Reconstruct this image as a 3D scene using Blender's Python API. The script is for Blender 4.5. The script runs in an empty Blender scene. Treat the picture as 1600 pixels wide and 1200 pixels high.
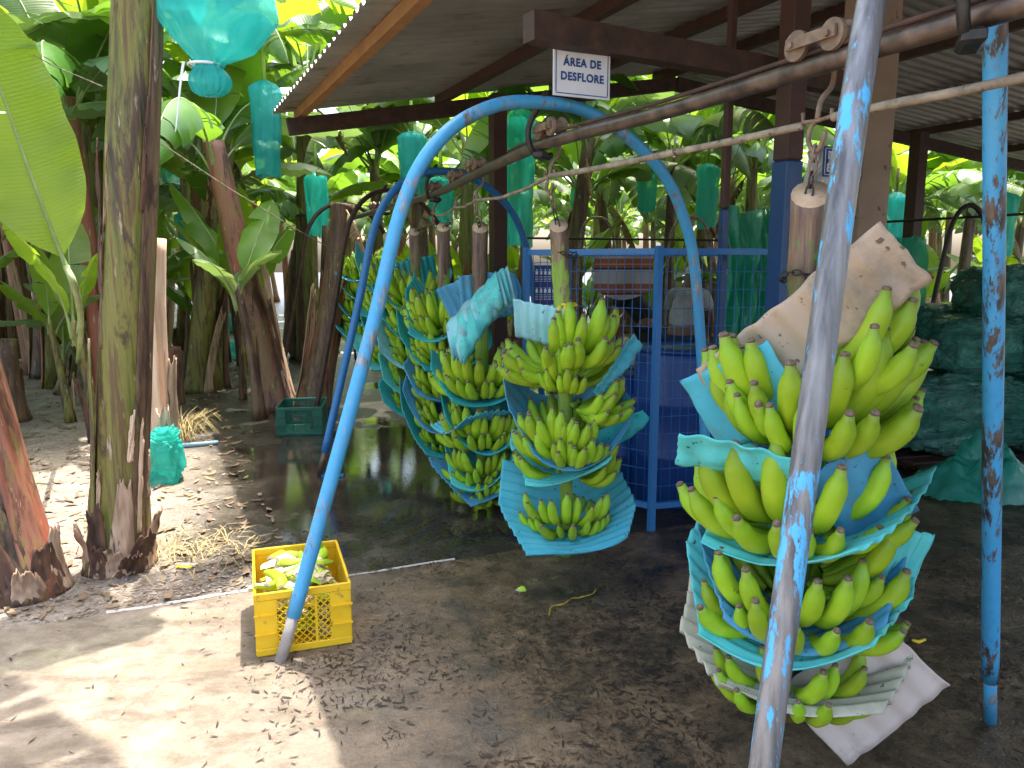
import bpy, bmesh, math, random
from mathutils import Vector, Matrix, Euler, noise as mnoise
R = math.radians
PI = math.pi
rng = random.Random(7)
SC = bpy.context.scene
COL = SC.collection

# ------------------------------------------------------------------ camera, sky, sun, exposure
CAM_H, PITCH, F = 1.55, R(9.0), 1200.0          # eye height, tilt down, focal length in pixels of a 1600 px wide frame
cd = bpy.data.cameras.new('camera'); cam = bpy.data.objects.new('camera', cd); COL.objects.link(cam)
cam.location = (0, 0, CAM_H); cam.rotation_euler = (PI / 2 - PITCH, 0, 0)
cd.sensor_width = 36.0; cd.lens = 36.0 * F / 1600.0; cd.clip_start = 0.05; cd.clip_end = 500
SC.camera = cam
SUN_EL, SUN_DIR = R(73), Vector((0.50, 0.866))     # towards the sun on the ground plane
world = bpy.data.worlds.new('World'); SC.world = world; world.use_nodes = True
wn = world.node_tree; wbg = wn.nodes['Background']
sky = wn.nodes.new('ShaderNodeTexSky'); sky.sky_type = 'NISHITA'; sky.sun_disc = False
sky.sun_elevation = SUN_EL; sky.sun_rotation = math.atan2(SUN_DIR.x, SUN_DIR.y)
sky.air_density = 1.0; sky.dust_density = 5.0; sky.ozone_density = 0.3
wn.links.new(sky.outputs[0], wbg.inputs[0]); wbg.inputs[1].default_value = 0.15
sd = bpy.data.lights.new('sun', 'SUN'); sun = bpy.data.objects.new('sun', sd); COL.objects.link(sun)
sd.energy = 2.05; sd.angle = R(0.6); sd.color = (1.0, 0.955, 0.88)
sv = Vector((SUN_DIR.x * math.cos(SUN_EL), SUN_DIR.y * math.cos(SUN_EL), math.sin(SUN_EL)))
sun.rotation_euler = sv.to_track_quat('Z', 'Y').to_euler(); sun.location = (4, 6, 12)
vs = SC.view_settings
vs.view_transform = 'Standard'; vs.look = 'None'; vs.gamma = 1.0; vs.use_curve_mapping = False
vs.exposure = 2.4
SC.render.engine = 'CYCLES'
SC.cycles.use_denoising = True
SC.cycles.max_bounces = 8; SC.cycles.transparent_max_bounces = 16; SC.cycles.transmission_bounces = 6
SC.cycles.sample_clamp_indirect = 6.0

# ------------------------------------------------------------------ picking points in the place
def ray(px, py):
    return (Vector((0, math.cos(PITCH), -math.sin(PITCH))) + Vector((1, 0, 0)) * ((px - 800) / F)
            + Vector((0, math.sin(PITCH), math.cos(PITCH))) * ((600 - py) / F))
def W(px, py, Y):
    d = ray(px, py); return Vector((0, 0, CAM_H)) + d * (Y / d.y)
def G(px, py, z=0.0):
    d = ray(px, py); return Vector((0, 0, CAM_H)) + d * ((z - CAM_H) / d.z)

# ------------------------------------------------------------------ node helpers
def newmat(name):
    m = bpy.data.materials.new(name); m.use_nodes = True
    nt = m.node_tree; b = nt.nodes['Principled BSDF']
    return m, nt, b
def N(nt, t, **kw):
    n = nt.nodes.new(t)
    for k, v in kw.items():
        if k.startswith('i_'):
            key = k[2:]
            n.inputs[int(key) if key.isdigit() else key.replace('_', ' ')].default_value = v
        else: setattr(n, k, v)
    return n
def L(nt, a, b): nt.links.new(a, b)
def coords(nt, kind='Object', scale=(1, 1, 1), rand=0.0, rot=(0, 0, 0)):
    tc = N(nt, 'ShaderNodeTexCoord'); mp = N(nt, 'ShaderNodeMapping')
    mp.inputs['Scale'].default_value = scale; mp.inputs['Rotation'].default_value = rot
    L(nt, tc.outputs[kind], mp.inputs['Vector'])
    if rand:
        oi = N(nt, 'ShaderNodeObjectInfo'); ml = N(nt, 'ShaderNodeMath', operation='MULTIPLY', i_1=rand)
        L(nt, oi.outputs['Random'], ml.inputs[0]); L(nt, ml.outputs[0], mp.inputs['Location'])
    return mp.outputs[0]
def noise(nt, vec, scale=5, detail=4, rough=0.55, dist=0.0):
    n = N(nt, 'ShaderNodeTexNoise'); n.inputs['Scale'].default_value = scale; n.inputs['Detail'].default_value = detail
    n.inputs['Roughness'].default_value = rough; n.inputs['Distortion'].default_value = dist
    L(nt, vec, n.inputs['Vector']); return n.outputs['Fac']
def ramp(nt, fac, stops, interp='LINEAR'):
    r = N(nt, 'ShaderNodeValToRGB'); cr = r.color_ramp; cr.interpolation = interp
    while len(cr.elements) < len(stops): cr.elements.new(0.5)
    for e, (p, c) in zip(cr.elements, stops):
        e.position = p; e.color = (c[0], c[1], c[2], 1) if not isinstance(c, (int, float)) else (c, c, c, 1)
    L(nt, fac, r.inputs[0]); return r.outputs[0]
def mix(nt, fac, a, b, mode='MIX'):
    m = N(nt, 'ShaderNodeMix', data_type='RGBA', blend_type=mode)
    for sock, v in ((m.inputs[0], fac), (m.inputs[6], a), (m.inputs[7], b)):
        if isinstance(v, (int, float)): sock.default_value = v
        elif isinstance(v, (tuple, list)): sock.default_value = (v[0], v[1], v[2], 1)
        else: L(nt, v, sock)
    return m.outputs[2]
def math_(nt, op, a, b=None, c=None, clamp=False):
    m = N(nt, 'ShaderNodeMath', operation=op); m.use_clamp = clamp
    for i, v in enumerate((a, b, c)):
        if v is None: continue
        if isinstance(v, (int, float)): m.inputs[i].default_value = v
        else: L(nt, v, m.inputs[i])
    return m.outputs[0]
def bump(nt, b, h, strength=0.3, dist=0.01):
    bp = N(nt, 'ShaderNodeBump'); bp.inputs['Strength'].default_value = strength; bp.inputs['Distance'].default_value = dist
    L(nt, h, bp.inputs['Height']); L(nt, bp.outputs[0], b.inputs['Normal']); return bp
def setc(nt, b, c):
    if isinstance(c, (tuple, list)): b.inputs['Base Color'].default_value = (c[0], c[1], c[2], 1)
    else: L(nt, c, b.inputs['Base Color'])
def rough(nt, b, r):
    if isinstance(r, (int, float)): b.inputs['Roughness'].default_value = r
    else: L(nt, r, b.inputs['Roughness'])
def with_translucent(nt, b, col, fac=0.4):
    out = nt.nodes['Material Output']; tr = N(nt, 'ShaderNodeBsdfTranslucent'); ms = N(nt, 'ShaderNodeMixShader')
    if isinstance(col, (tuple, list)): tr.inputs[0].default_value = (col[0], col[1], col[2], 1)
    else: L(nt, col, tr.inputs[0])
    ms.inputs[0].default_value = fac
    L(nt, b.outputs[0], ms.inputs[1]); L(nt, tr.outputs[0], ms.inputs[2]); L(nt, ms.outputs[0], out.inputs[0])
def with_transparent(nt, src_shader, fac):
    out = nt.nodes['Material Output']; tp = N(nt, 'ShaderNodeBsdfTransparent'); ms = N(nt, 'ShaderNodeMixShader')
    tp.inputs[0].default_value = (0.75, 1.0, 0.97, 1)
    ms.inputs[0].default_value = fac
    L(nt, src_shader, ms.inputs[1]); L(nt, tp.outputs[0], ms.inputs[2]); L(nt, ms.outputs[0], out.inputs[0])

M = {}
def simple(name, c1, c2, sc=8, rg=0.5, metal=0.0, bstr=0.15, detail=5, rand=0.0, stretch=(1, 1, 1), spots=None):
    m, nt, b = newmat(name); v = coords(nt, scale=stretch, rand=rand)
    f = noise(nt, v, sc, detail); c = ramp(nt, f, [(0.3, c1), (0.7, c2)])
    if spots:
        f2 = noise(nt, v, spots[0], 3); k = ramp(nt, f2, [(spots[1], 0.0), (spots[1] + 0.06, 1.0)]); c = mix(nt, k, c, spots[2])
    setc(nt, b, c); b.inputs['Metallic'].default_value = metal
    rough(nt, b, ramp(nt, f, [(0.2, max(0.02, rg - 0.1)), (0.8, min(1, rg + 0.15))]))
    bump(nt, b, noise(nt, v, sc * 4, 4), bstr, 0.004)
    M[name] = m; return m

def paint(name, col, col2, metal_col, wear, drip=0.25):
    m, nt, b = newmat(name); v = coords(nt); vs_ = coords(nt, scale=(1, 1, drip))
    f1 = noise(nt, vs_, 46, 6, 0.72); f2 = noise(nt, v, 3.2, 3)
    k = math_(nt, 'ADD', math_(nt, 'MULTIPLY', f1, 0.5), math_(nt, 'MULTIPLY', f2, 0.5))
    mask = ramp(nt, k, [(wear, 1.0), (wear + 0.03, 0.0)])
    pc = mix(nt, noise(nt, v, 30, 3), col, col2)
    dirt = ramp(nt, noise(nt, vs_, 9, 5, 0.7), [(0.58, 0.0), (0.75, 0.5)])
    pc = mix(nt, dirt, pc, (0.12, 0.1, 0.075))
    gal = ramp(nt, noise(nt, coords(nt, scale=(1, 1, .035)), 46, 5), [(0.34, tuple(c * 0.30 for c in metal_col)), (0.66, metal_col)])
    setc(nt, b, mix(nt, mask, pc, gal))
    L(nt, ramp(nt, mask, [(0, 0.0), (1, 0.35)]), b.inputs['Metallic'])
    rough(nt, b, ramp(nt, f1, [(0.3, 0.3), (0.7, 0.5)]))
    bump(nt, b, mask, 0.25, -0.0015)
    M[name] = m
paint('blue_paint', (0.045, 0.30, 0.58), (0.08, 0.39, 0.66), (0.40, 0.41, 0.42), 0.447)
paint('blue_paint_mid', (0.045, 0.31, 0.60), (0.08, 0.40, 0.68), (0.20, 0.16, 0.13), 0.475, .12)
paint('blue_paint_worn', (0.05, 0.38, 0.72), (0.10, 0.48, 0.80), (0.27, 0.27, 0.275), 0.505)
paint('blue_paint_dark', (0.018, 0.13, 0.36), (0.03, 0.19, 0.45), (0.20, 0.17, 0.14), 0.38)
paint('post_blue', (0.008, 0.045, 0.14), (0.012, 0.065, 0.19), (0.09, 0.06, 0.04), 0.36)
simple('rust_rail', (0.055, 0.04, 0.034), (0.21, 0.145, 0.11), 14, 0.36, 0.55, 0.25, stretch=(1, 1, 1))
simple('rust_dark', (0.028, 0.016, 0.012), (0.09, 0.045, 0.03), 12, 0.65, 0.1, 0.3)
simple('rust_plate', (0.13, 0.085, 0.055), (0.30, 0.205, 0.14), 25, 0.6, 0.3, 0.3)
simple('black_iron', (0.012, 0.011, 0.010), (0.05, 0.043, 0.038), 30, 0.42, 0.3, 0.2)
simple('post_brown', (0.05, 0.022, 0.017), (0.085, 0.04, 0.03), 10, 0.6, 0.0, 0.2)
simple('purlin_wood', (0.30, 0.13, 0.045), (0.44, 0.22, 0.09), 6, 0.75, 0, 0.25, stretch=(1, 1, 1), rand=5)
simple('tan_column', (0.27, 0.195, 0.14), (0.35, 0.265, 0.195), 5, 0.85, 0, 0.3, spots=(14, 0.68, (0.13, 0.08, 0.06)))
simple('stick', (0.13, 0.10, 0.065), (0.38, 0.31, 0.22), 20, 0.75, 0, 0.4, spots=(35, 0.62, (0.06, 0.045, 0.03)))
simple('yellow_plastic', (0.78, 0.46, 0.008), (0.86, 0.54, 0.012), 9, 0.45, 0, 0.1, spots=(16, 0.61, (0.42, 0.25, 0.03)))
simple('green_plastic', (0.004, 0.075, 0.05), (0.008, 0.12, 0.08), 8, 0.45, 0, 0.1)
simple('barrel_blue', (0.006, 0.035, 0.16), (0.012, 0.06, 0.24), 5, 0.4, 0, 0.1)
simple('white_plastic', (0.62, 0.63, 0.62), (0.78, 0.79, 0.78), 6, 0.5, 0, 0.1)
simple('sign_white', (0.66, 0.69, 0.71), (0.78, 0.80, 0.82), 7, 0.45, 0, 0.03)
simple('sign_blue', (0.008, 0.045, 0.21), (0.014, 0.07, 0.27), 9, 0.45, 0, 0.02)
simple('navy', (0.008, 0.012, 0.11), (0.015, 0.02, 0.16), 9, 0.5, 0, 0.02)
simple('pale_cut', (0.44, 0.29, 0.17), (0.62, 0.45, 0.29), 18, 0.8, 0, 0.4, spots=(40, 0.62, (0.28, 0.17, 0.10)))
simple('banana_flesh', (0.50, 0.40, 0.25), (0.66, 0.56, 0.38), 14, 0.65, 0, 0.2, spots=(11, 0.62, (0.38, 0.25, 0.13)))
simple('yellow_ribbon', (0.75, 0.50, 0.01), (0.85, 0.62, 0.03), 12, 0.4, 0, 0.1)
simple('dirty_ribbon', (0.20, 0.13, 0.02), (0.55, 0.38, 0.03), 22, 0.5, 0, 0.2)
simple('white_ribbon', (0.75, 0.77, 0.80), (0.85, 0.87, 0.90), 12, 0.4, 0, 0.1)
simple('fibre', (0.26, 0.16, 0.10), (0.58, 0.40, 0.27), 10, 0.85, 0, 0.5, rand=9, stretch=(3, 3, .35), spots=(9, 0.62, (0.09, 0.05, 0.035)))
simple('fibre_pale', (0.50, 0.31, 0.20), (0.78, 0.58, 0.42), 9, 0.8, 0, 0.5, rand=9, stretch=(3, 3, .25), spots=(7, 0.66, (0.36, 0.17, 0.10)))
simple('fibre_dark', (0.032, 0.018, 0.012), (0.16, 0.08, 0.048), 10, 0.85, 0, 0.6, rand=9, stretch=(3, 3, .4))
simple('pvc_blue', (0.20, 0.32, 0.40), (0.28, 0.42, 0.50), 9, 0.5)
simple('straw', (0.30, 0.22, 0.09), (0.52, 0.40, 0.18), 8, 0.8, 0, 0.2, rand=3)
simple('stone', (0.22, 0.19, 0.16), (0.46, 0.42, 0.37), 8, 0.85, 0, 0.4)
simple('skin', (0.20, 0.10, 0.06), (0.26, 0.13, 0.08), 8, 0.55)
simple('grey_shirt', (0.30, 0.29, 0.28), (0.52, 0.51, 0.49), 6, 0.85, 0, 0.4)
simple('white_cap', (0.6, 0.6, 0.6), (0.75, 0.75, 0.75), 6, 0.85)
simple('jeans', (0.012, 0.025, 0.07), (0.02, 0.04, 0.11), 12, 0.85)
simple('black_cloth', (0.012, 0.012, 0.013), (0.03, 0.03, 0.03), 12, 0.9)
simple('hair', (0.01, 0.008, 0.007), (0.02, 0.016, 0.013), 20, 0.7)
simple('black_cable', (0.012, 0.012, 0.012), (0.02, 0.02, 0.02), 5, 0.5)
simple('floret', (0.010, 0.007, 0.006), (0.055, 0.034, 0.022), 3, 0.5, 0, 0.1)
simple('leaf_litter', (0.085, 0.05, 0.03), (0.36, 0.25, 0.15), 1.2, 0.85, 0, 0.2)
simple('packet', (0.7, 0.68, 0.6), (0.8, 0.78, 0.7), 9, 0.4)
simple('slab_lip_mat', (0.40, 0.36, 0.31), (0.66, 0.61, 0.55), 16, 0.85, 0, 0.5, spots=(20, 0.60, (0.16, 0.13, 0.10)))

# striped cloth
m, nt, b = newmat('striped_cloth'); v = coords(nt)
w = N(nt, 'ShaderNodeSeparateXYZ'); L(nt, v, w.inputs[0])
fr = math_(nt, 'FRACT', math_(nt, 'MULTIPLY', math_(nt, 'ADD', w.outputs[2], 1.0), 4.2))
setc(nt, b, ramp(nt, fr, [(0.0, (0.38, 0.35, 0.34)), (0.55, (0.38, 0.35, 0.34)), (0.56, (0.03, 0.02, 0.02)), (0.62, (0.30, 0.10, 0.05)), (0.75, (0.42, 0.26, 0.2)), (0.8, (0.30, 0.10, 0.05)), (0.9, (0.30, 0.1, 0.05))], 'CONSTANT'))
rough(nt, b, 0.9); bump(nt, b, noise(nt, v, 9), 0.4, 0.02); M['striped_cloth'] = m

# banana skin
def banana_mat(name, dark, light, tipdark):
    m, nt, b = newmat(name); v = coords(nt, rand=7.0); uv = coords(nt, 'UV')
    sx = N(nt, 'ShaderNodeSeparateXYZ'); L(nt, uv, sx.inputs[0])
    oi = N(nt, 'ShaderNodeObjectInfo')
    c = ramp(nt, sx.outputs[1], [(0.0, tuple(x * 0.9 for x in light)), (0.2, dark), (0.6, light), (0.9, dark), (1.0, tipdark)])
    hs = N(nt, 'ShaderNodeHueSaturation'); L(nt, c, hs.inputs['Color'])
    L(nt, math_(nt, 'ADD', 0.483, math_(nt, 'MULTIPLY', oi.outputs['Random'], 0.026)), hs.inputs['Hue'])
    L(nt, math_(nt, 'ADD', 0.72, math_(nt, 'MULTIPLY', oi.outputs['Random'], 0.46)), hs.inputs['Value'])
    c2 = mix(nt, ramp(nt, noise(nt, v, 9, 4), [(0.35, 0.0), (0.75, 0.35)]), hs.outputs[0], dark)
    sp = ramp(nt, noise(nt, v, 55, 3), [(0.70, 0.0), (0.76, 0.75)])
    sc_ = ramp(nt, noise(nt, v, 17, 5, 0.7), [(0.68, 0.0), (0.71, 0.6)])
    c2 = mix(nt, sp, c2, (0.07, 0.055, 0.015)); c2 = mix(nt, sc_, c2, (0.10, 0.075, 0.025))
    setc(nt, b, c2); rough(nt, b, ramp(nt, noise(nt, v, 30, 3), [(0.3, 0.36), (0.7, 0.52)]))
    b.inputs['Subsurface Weight'].default_value = 0.08; b.inputs['Subsurface Radius'].default_value = (0.01, 0.012, 0.003)
    b.inputs['Specular IOR Level'].default_value = 0.4
    bump(nt, b, noise(nt, v, 60, 3), 0.06, 0.002)
    M[name] = m
banana_mat('banana', (0.235, 0.42, 0.014), (0.41, 0.61, 0.030), (0.20, 0.29, 0.03))
simple('banana_tip', (0.05, 0.035, 0.022), (0.24, 0.17, 0.11), 120, 0.8, 0, 0.3)

def stem_mat(name, cols, brown):
    m, nt, b = newmat(name); v = coords(nt, scale=(1, 1, .08), rand=6)
    v2 = coords(nt, scale=(1, 1, .5), rand=6)
    f = noise(nt, v, 22, 6, 0.7); c = ramp(nt, f, [(0.25, cols[0]), (0.5, cols[1]), (0.75, cols[2])])
    p = ramp(nt, noise(nt, v2, 7, 5, 0.65), [(brown, 0.0), (brown + 0.12, 1.0)])
    c = mix(nt, p, c, ramp(nt, noise(nt, v2, 16, 4), [(0.3, (0.035, 0.02, 0.016)), (0.7, (0.17, 0.095, 0.055))]))
    sz = N(nt, 'ShaderNodeSeparateXYZ'); L(nt, coords(nt), sz.inputs[0])
    top = ramp(nt, math_(nt, 'ADD', math_(nt, 'SUBTRACT', sz.outputs[2], 1.28), math_(nt, 'MULTIPLY', math_(nt, 'SUBTRACT', noise(nt, v2, 14, 5, .7), .5), .9)), [(0.0, 0.0), (0.07, 1.0)])
    c = mix(nt, top, c, ramp(nt, noise(nt, v, 34, 5, .7), [(.35, (0.05, 0.026, 0.022)), (.6, (0.20, 0.125, 0.075)), (.75, (0.33, 0.23, 0.13))]))
    setc(nt, b, c); rough(nt, b, 0.55); bump(nt, b, math_(nt, 'ADD', f, noise(nt, v, 70, 4)), 0.5, 0.005); M[name] = m
stem_mat('rachis', [(0.11, 0.20, 0.02), (0.19, 0.32, 0.035), (0.28, 0.40, 0.07)], 0.66)
stem_mat('rachis_brown', [(0.13, 0.075, 0.05), (0.10, 0.16, 0.03), (0.19, 0.28, 0.05)], 0.46)

# pseudostem of the banana plants: long sheaths, streaked and stained
def trunk_mat(name, stops, brown, red=0.0):
    m, nt, b = newmat(name); vl = coords(nt, scale=(1, 1, .055), rand=11); v = coords(nt, scale=(1, 1, .17), rand=11); vf = coords(nt, scale=(1, 1, .12), rand=11)
    f = noise(nt, vl, 21, 8, 0.66, 0.3)
    c = ramp(nt, f, [(0.25, stops[0]), (0.40, stops[1]), (0.52, stops[2]), (0.62, stops[3]), (0.75, stops[4])])
    p = ramp(nt, noise(nt, v, 7, 9, 0.76, 0.5), [(brown, 0.0), (brown + 0.06, 0.92)])
    c = mix(nt, p, c, ramp(nt, noise(nt, vf, 30, 4), [(0.3, (0.018, 0.011, 0.009)), (0.7, (0.12, 0.06, 0.035))]))
    if red:
        q = ramp(nt, noise(nt, v, 2.6, 3), [(red, 0.0), (red + 0.08, 0.8)]); c = mix(nt, q, c, (0.32, 0.085, 0.05))
    s = ramp(nt, noise(nt, vf, 42, 3), [(0.66, 0.0), (0.72, 0.8)]); c = mix(nt, s, c, (0.50, 0.38, 0.26))
    setc(nt, b, c); rough(nt, b, ramp(nt, f, [(0.3, 0.4), (0.7, 0.62)]))
    hh = math_(nt, 'ADD', f, math_(nt, 'MULTIPLY', noise(nt, vf, 60, 4), 0.5))
    bump(nt, b, hh, 0.5, 0.012); M[name] = m
trunk_mat('trunk_green', [(0.03, 0.018, 0.012), (0.10, 0.115, 0.018), (0.21, 0.19, 0.04), (0.12, 0.075, 0.028), (0.18, 0.10, 0.055)], 0.515)
trunk_mat('trunk_brown', [(0.02, 0.012, 0.010), (0.085, 0.042, 0.026), (0.17, 0.10, 0.055), (0.14, 0.12, 0.03), (0.27, 0.16, 0.095)], 0.50, 0.60)
trunk_mat('trunk_red', [(0.035, 0.018, 0.014), (0.19, 0.075, 0.045), (0.28, 0.12, 0.075), (0.20, 0.15, 0.04), (0.36, 0.21, 0.13)], 0.53, 0.52)

def leaf_mat(name, c1, c2, trans, tf=0.42, rg=0.34):
    m, nt, b = newmat(name); uv = coords(nt, 'UV'); v = coords(nt, rand=5)
    oi = N(nt, 'ShaderNodeObjectInfo')
    sx = N(nt, 'ShaderNodeSeparateXYZ'); L(nt, uv, sx.inputs[0])
    vein = N(nt, 'ShaderNodeTexWave', wave_type='BANDS', bands_direction='Y')
    vein.inputs['Scale'].default_value = 24; vein.inputs['Distortion'].default_value = 1.2; vein.inputs['Detail'].default_value = 2
    L(nt, uv, vein.inputs['Vector'])
    c = ramp(nt, noise(nt, v, 3, 5), [(0.3, c1), (0.7, c2)])
    c = mix(nt, math_(nt, 'MULTIPLY', vein.outputs[0], 0.22), c, tuple(x * 1.5 for x in c2))
    hs = N(nt, 'ShaderNodeHueSaturation'); L(nt, c, hs.inputs['Color'])
    L(nt, math_(nt, 'ADD', 0.475, math_(nt, 'MULTIPLY', oi.outputs['Random'], 0.045)), hs.inputs['Hue'])
    L(nt, math_(nt, 'ADD', 0.75, math_(nt, 'MULTIPLY', oi.outputs['Random'], 0.5)), hs.inputs['Value'])
    edge = ramp(nt, math_(nt, 'ADD', math_(nt, 'ABSOLUTE', sx.outputs[0]), math_(nt, 'MULTIPLY', noise(nt, v, 9, 4), 0.22)), [(1.04, 0.0), (1.12, 0.85)])
    c = mix(nt, edge, hs.outputs[0], (0.34, 0.22, 0.07))
    setc(nt, b, c); rough(nt, b, rg)
    b.inputs['Specular IOR Level'].default_value = 0.55
    bump(nt, b, vein.outputs[0], 0.25, 0.004)
    tcol = mix(nt, 0.75, c, trans); with_translucent(nt, b, tcol, tf); M[name] = m
leaf_mat('leaf_green', (0.045, 0.11, 0.018), (0.09, 0.19, 0.035), (0.26, 0.48, 0.025))
leaf_mat('leaf_light', (0.10, 0.21, 0.02), (0.17, 0.30, 0.035), (0.42, 0.62, 0.02), 0.5)
leaf_mat('leaf_pale', (0.13, 0.20, 0.09), (0.22, 0.30, 0.15), (0.27, 0.44, 0.07), 0.35, 0.36)
simple('leaf_dry', (0.14, 0.085, 0.045), (0.34, 0.24, 0.13), 8, 0.85, 0, 0.5, rand=6)
simple('midrib', (0.22, 0.30, 0.09), (0.36, 0.42, 0.17), 5, 0.45, 0, 0.1)
simple('petiole', (0.17, 0.25, 0.06), (0.36, 0.42, 0.19), 6, 0.45, 0, 0.2, rand=4)

# plastic film
def film(name, col, tcol, clear, rg=0.22, gl=0.5):
    m, nt, b = newmat(name); v = coords(nt, rand=4)
    f = noise(nt, v, 7, 5, 0.6, 1.0)
    c = mix(nt, f, col, tuple(min(1, x * 1.35) for x in col))
    dots = ramp(nt, noise(nt, v, 45, 2), [(0.74, 0.0), (0.77, 1.0)]); c = mix(nt, dots, c, tuple(x * 0.25 for x in col))
    setc(nt, b, c); rough(nt, b, rg); b.inputs['Specular IOR Level'].default_value = gl
    cr = noise(nt, coords(nt, scale=(1, 1, .35), rand=4), 16, 5, 0.6, 1.5); bump(nt, b, cr, 0.7, 0.02)
    tr = N(nt, 'ShaderNodeBsdfTranslucent'); tr.inputs[0].default_value = (*tcol, 1); ms = N(nt, 'ShaderNodeMixShader'); ms.inputs[0].default_value = 0.5
    L(nt, b.outputs[0], ms.inputs[1]); L(nt, tr.outputs[0], ms.inputs[2]); with_transparent(nt, ms.outputs[0], clear); M[name] = m
film('film_teal', (0.03, 0.44, 0.42), (0.03, 0.46, 0.44), 0.33)
film('film_aqua', (0.03, 0.42, 0.36), (0.05, 0.62, 0.52), 0.28)
film('film_loose', (0.04, 0.38, 0.29), (0.05, 0.5, 0.38), 0.2, 0.10, 1.0)
film('film_drape', (0.03, 0.36, 0.22), (0.04, 0.50, 0.30), 0.12, 0.14, 0.8)
m, nt, b = newmat('bale_film'); v = coords(nt, rand=9); vs2 = coords(nt, scale=(.35, 1, 1), rand=9)
f = noise(nt, v, 4.5, 6, 0.6, 1.2)
setc(nt, b, ramp(nt, f, [(0.3, (0.008, 0.085, 0.062)), (0.52, (0.02, 0.17, 0.12)), (0.72, (0.05, 0.30, 0.21))]))
rough(nt, b, 0.13); b.inputs['Specular IOR Level'].default_value = 0.9
bump(nt, b, noise(nt, vs2, 7, 7, 0.62, 2.2), 1.0, 0.09); M['bale_film'] = m

# foam sheets
def foam(name, c1, c2, tf=0.25, dirt=0.60):
    m, nt, b = newmat(name); v = coords(nt, rand=8)
    c = ramp(nt, noise(nt, v, 5, 4), [(0.3, c1), (0.7, c2)])
    d = ramp(nt, noise(nt, v, 38, 3, 0.6), [(dirt + 0.06, 0.0), (dirt + 0.1, 0.8)]); c = mix(nt, d, c, (0.05, 0.045, 0.035))
    d2 = ramp(nt, noise(nt, v, 6, 6, 0.7), [(dirt - 0.08, 0.0), (dirt + 0.14, 0.65)]); c = mix(nt, d2, c, (0.20, 0.19, 0.14))
    setc(nt, b, c); rough(nt, b, 0.62); b.inputs['Specular IOR Level'].default_value = 0.3
    bump(nt, b, noise(nt, v, 170, 2), 0.25, 0.001)
    with_translucent(nt, b, c, tf); M[name] = m
foam('foam_cyan', (0.085, 0.50, 0.62), (0.14, 0.60, 0.71))
foam('foam_aqua', (0.10, 0.60, 0.60), (0.17, 0.72, 0.68))
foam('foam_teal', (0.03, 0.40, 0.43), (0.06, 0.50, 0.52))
foam('foam_blue', (0.08, 0.32, 0.54), (0.12, 0.43, 0.64))
foam('foam_pale', (0.28, 0.66, 0.74), (0.38, 0.74, 0.80))
foam('foam_beige', (0.50, 0.37, 0.25), (0.62, 0.48, 0.35), 0.2, 0.58)
foam('foam_pink', (0.66, 0.55, 0.48), (0.74, 0.63, 0.56), 0.2, 0.66)
foam('foam_cream', (0.50, 0.46, 0.32), (0.66, 0.63, 0.50), 0.2, 0.58)

# roof sheeting
m, nt, b = newmat('zinc'); v = coords(nt, rand=3); v2 = coords(nt, scale=(.3, .3, 1), rand=3)
c = ramp(nt, noise(nt, v2, 3, 5, 0.6), [(0.3, (0.27, 0.245, 0.21)), (0.7, (0.46, 0.43, 0.385))])
k = ramp(nt, noise(nt, v2, 7, 6, 0.7), [(0.55, 0.0), (0.70, 0.65)]); c = mix(nt, k, c, (0.12, 0.07, 0.04))
setc(nt, b, c); b.inputs['Metallic'].default_value = 0.35; rough(nt, b, 0.48); M['zinc'] = m

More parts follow.
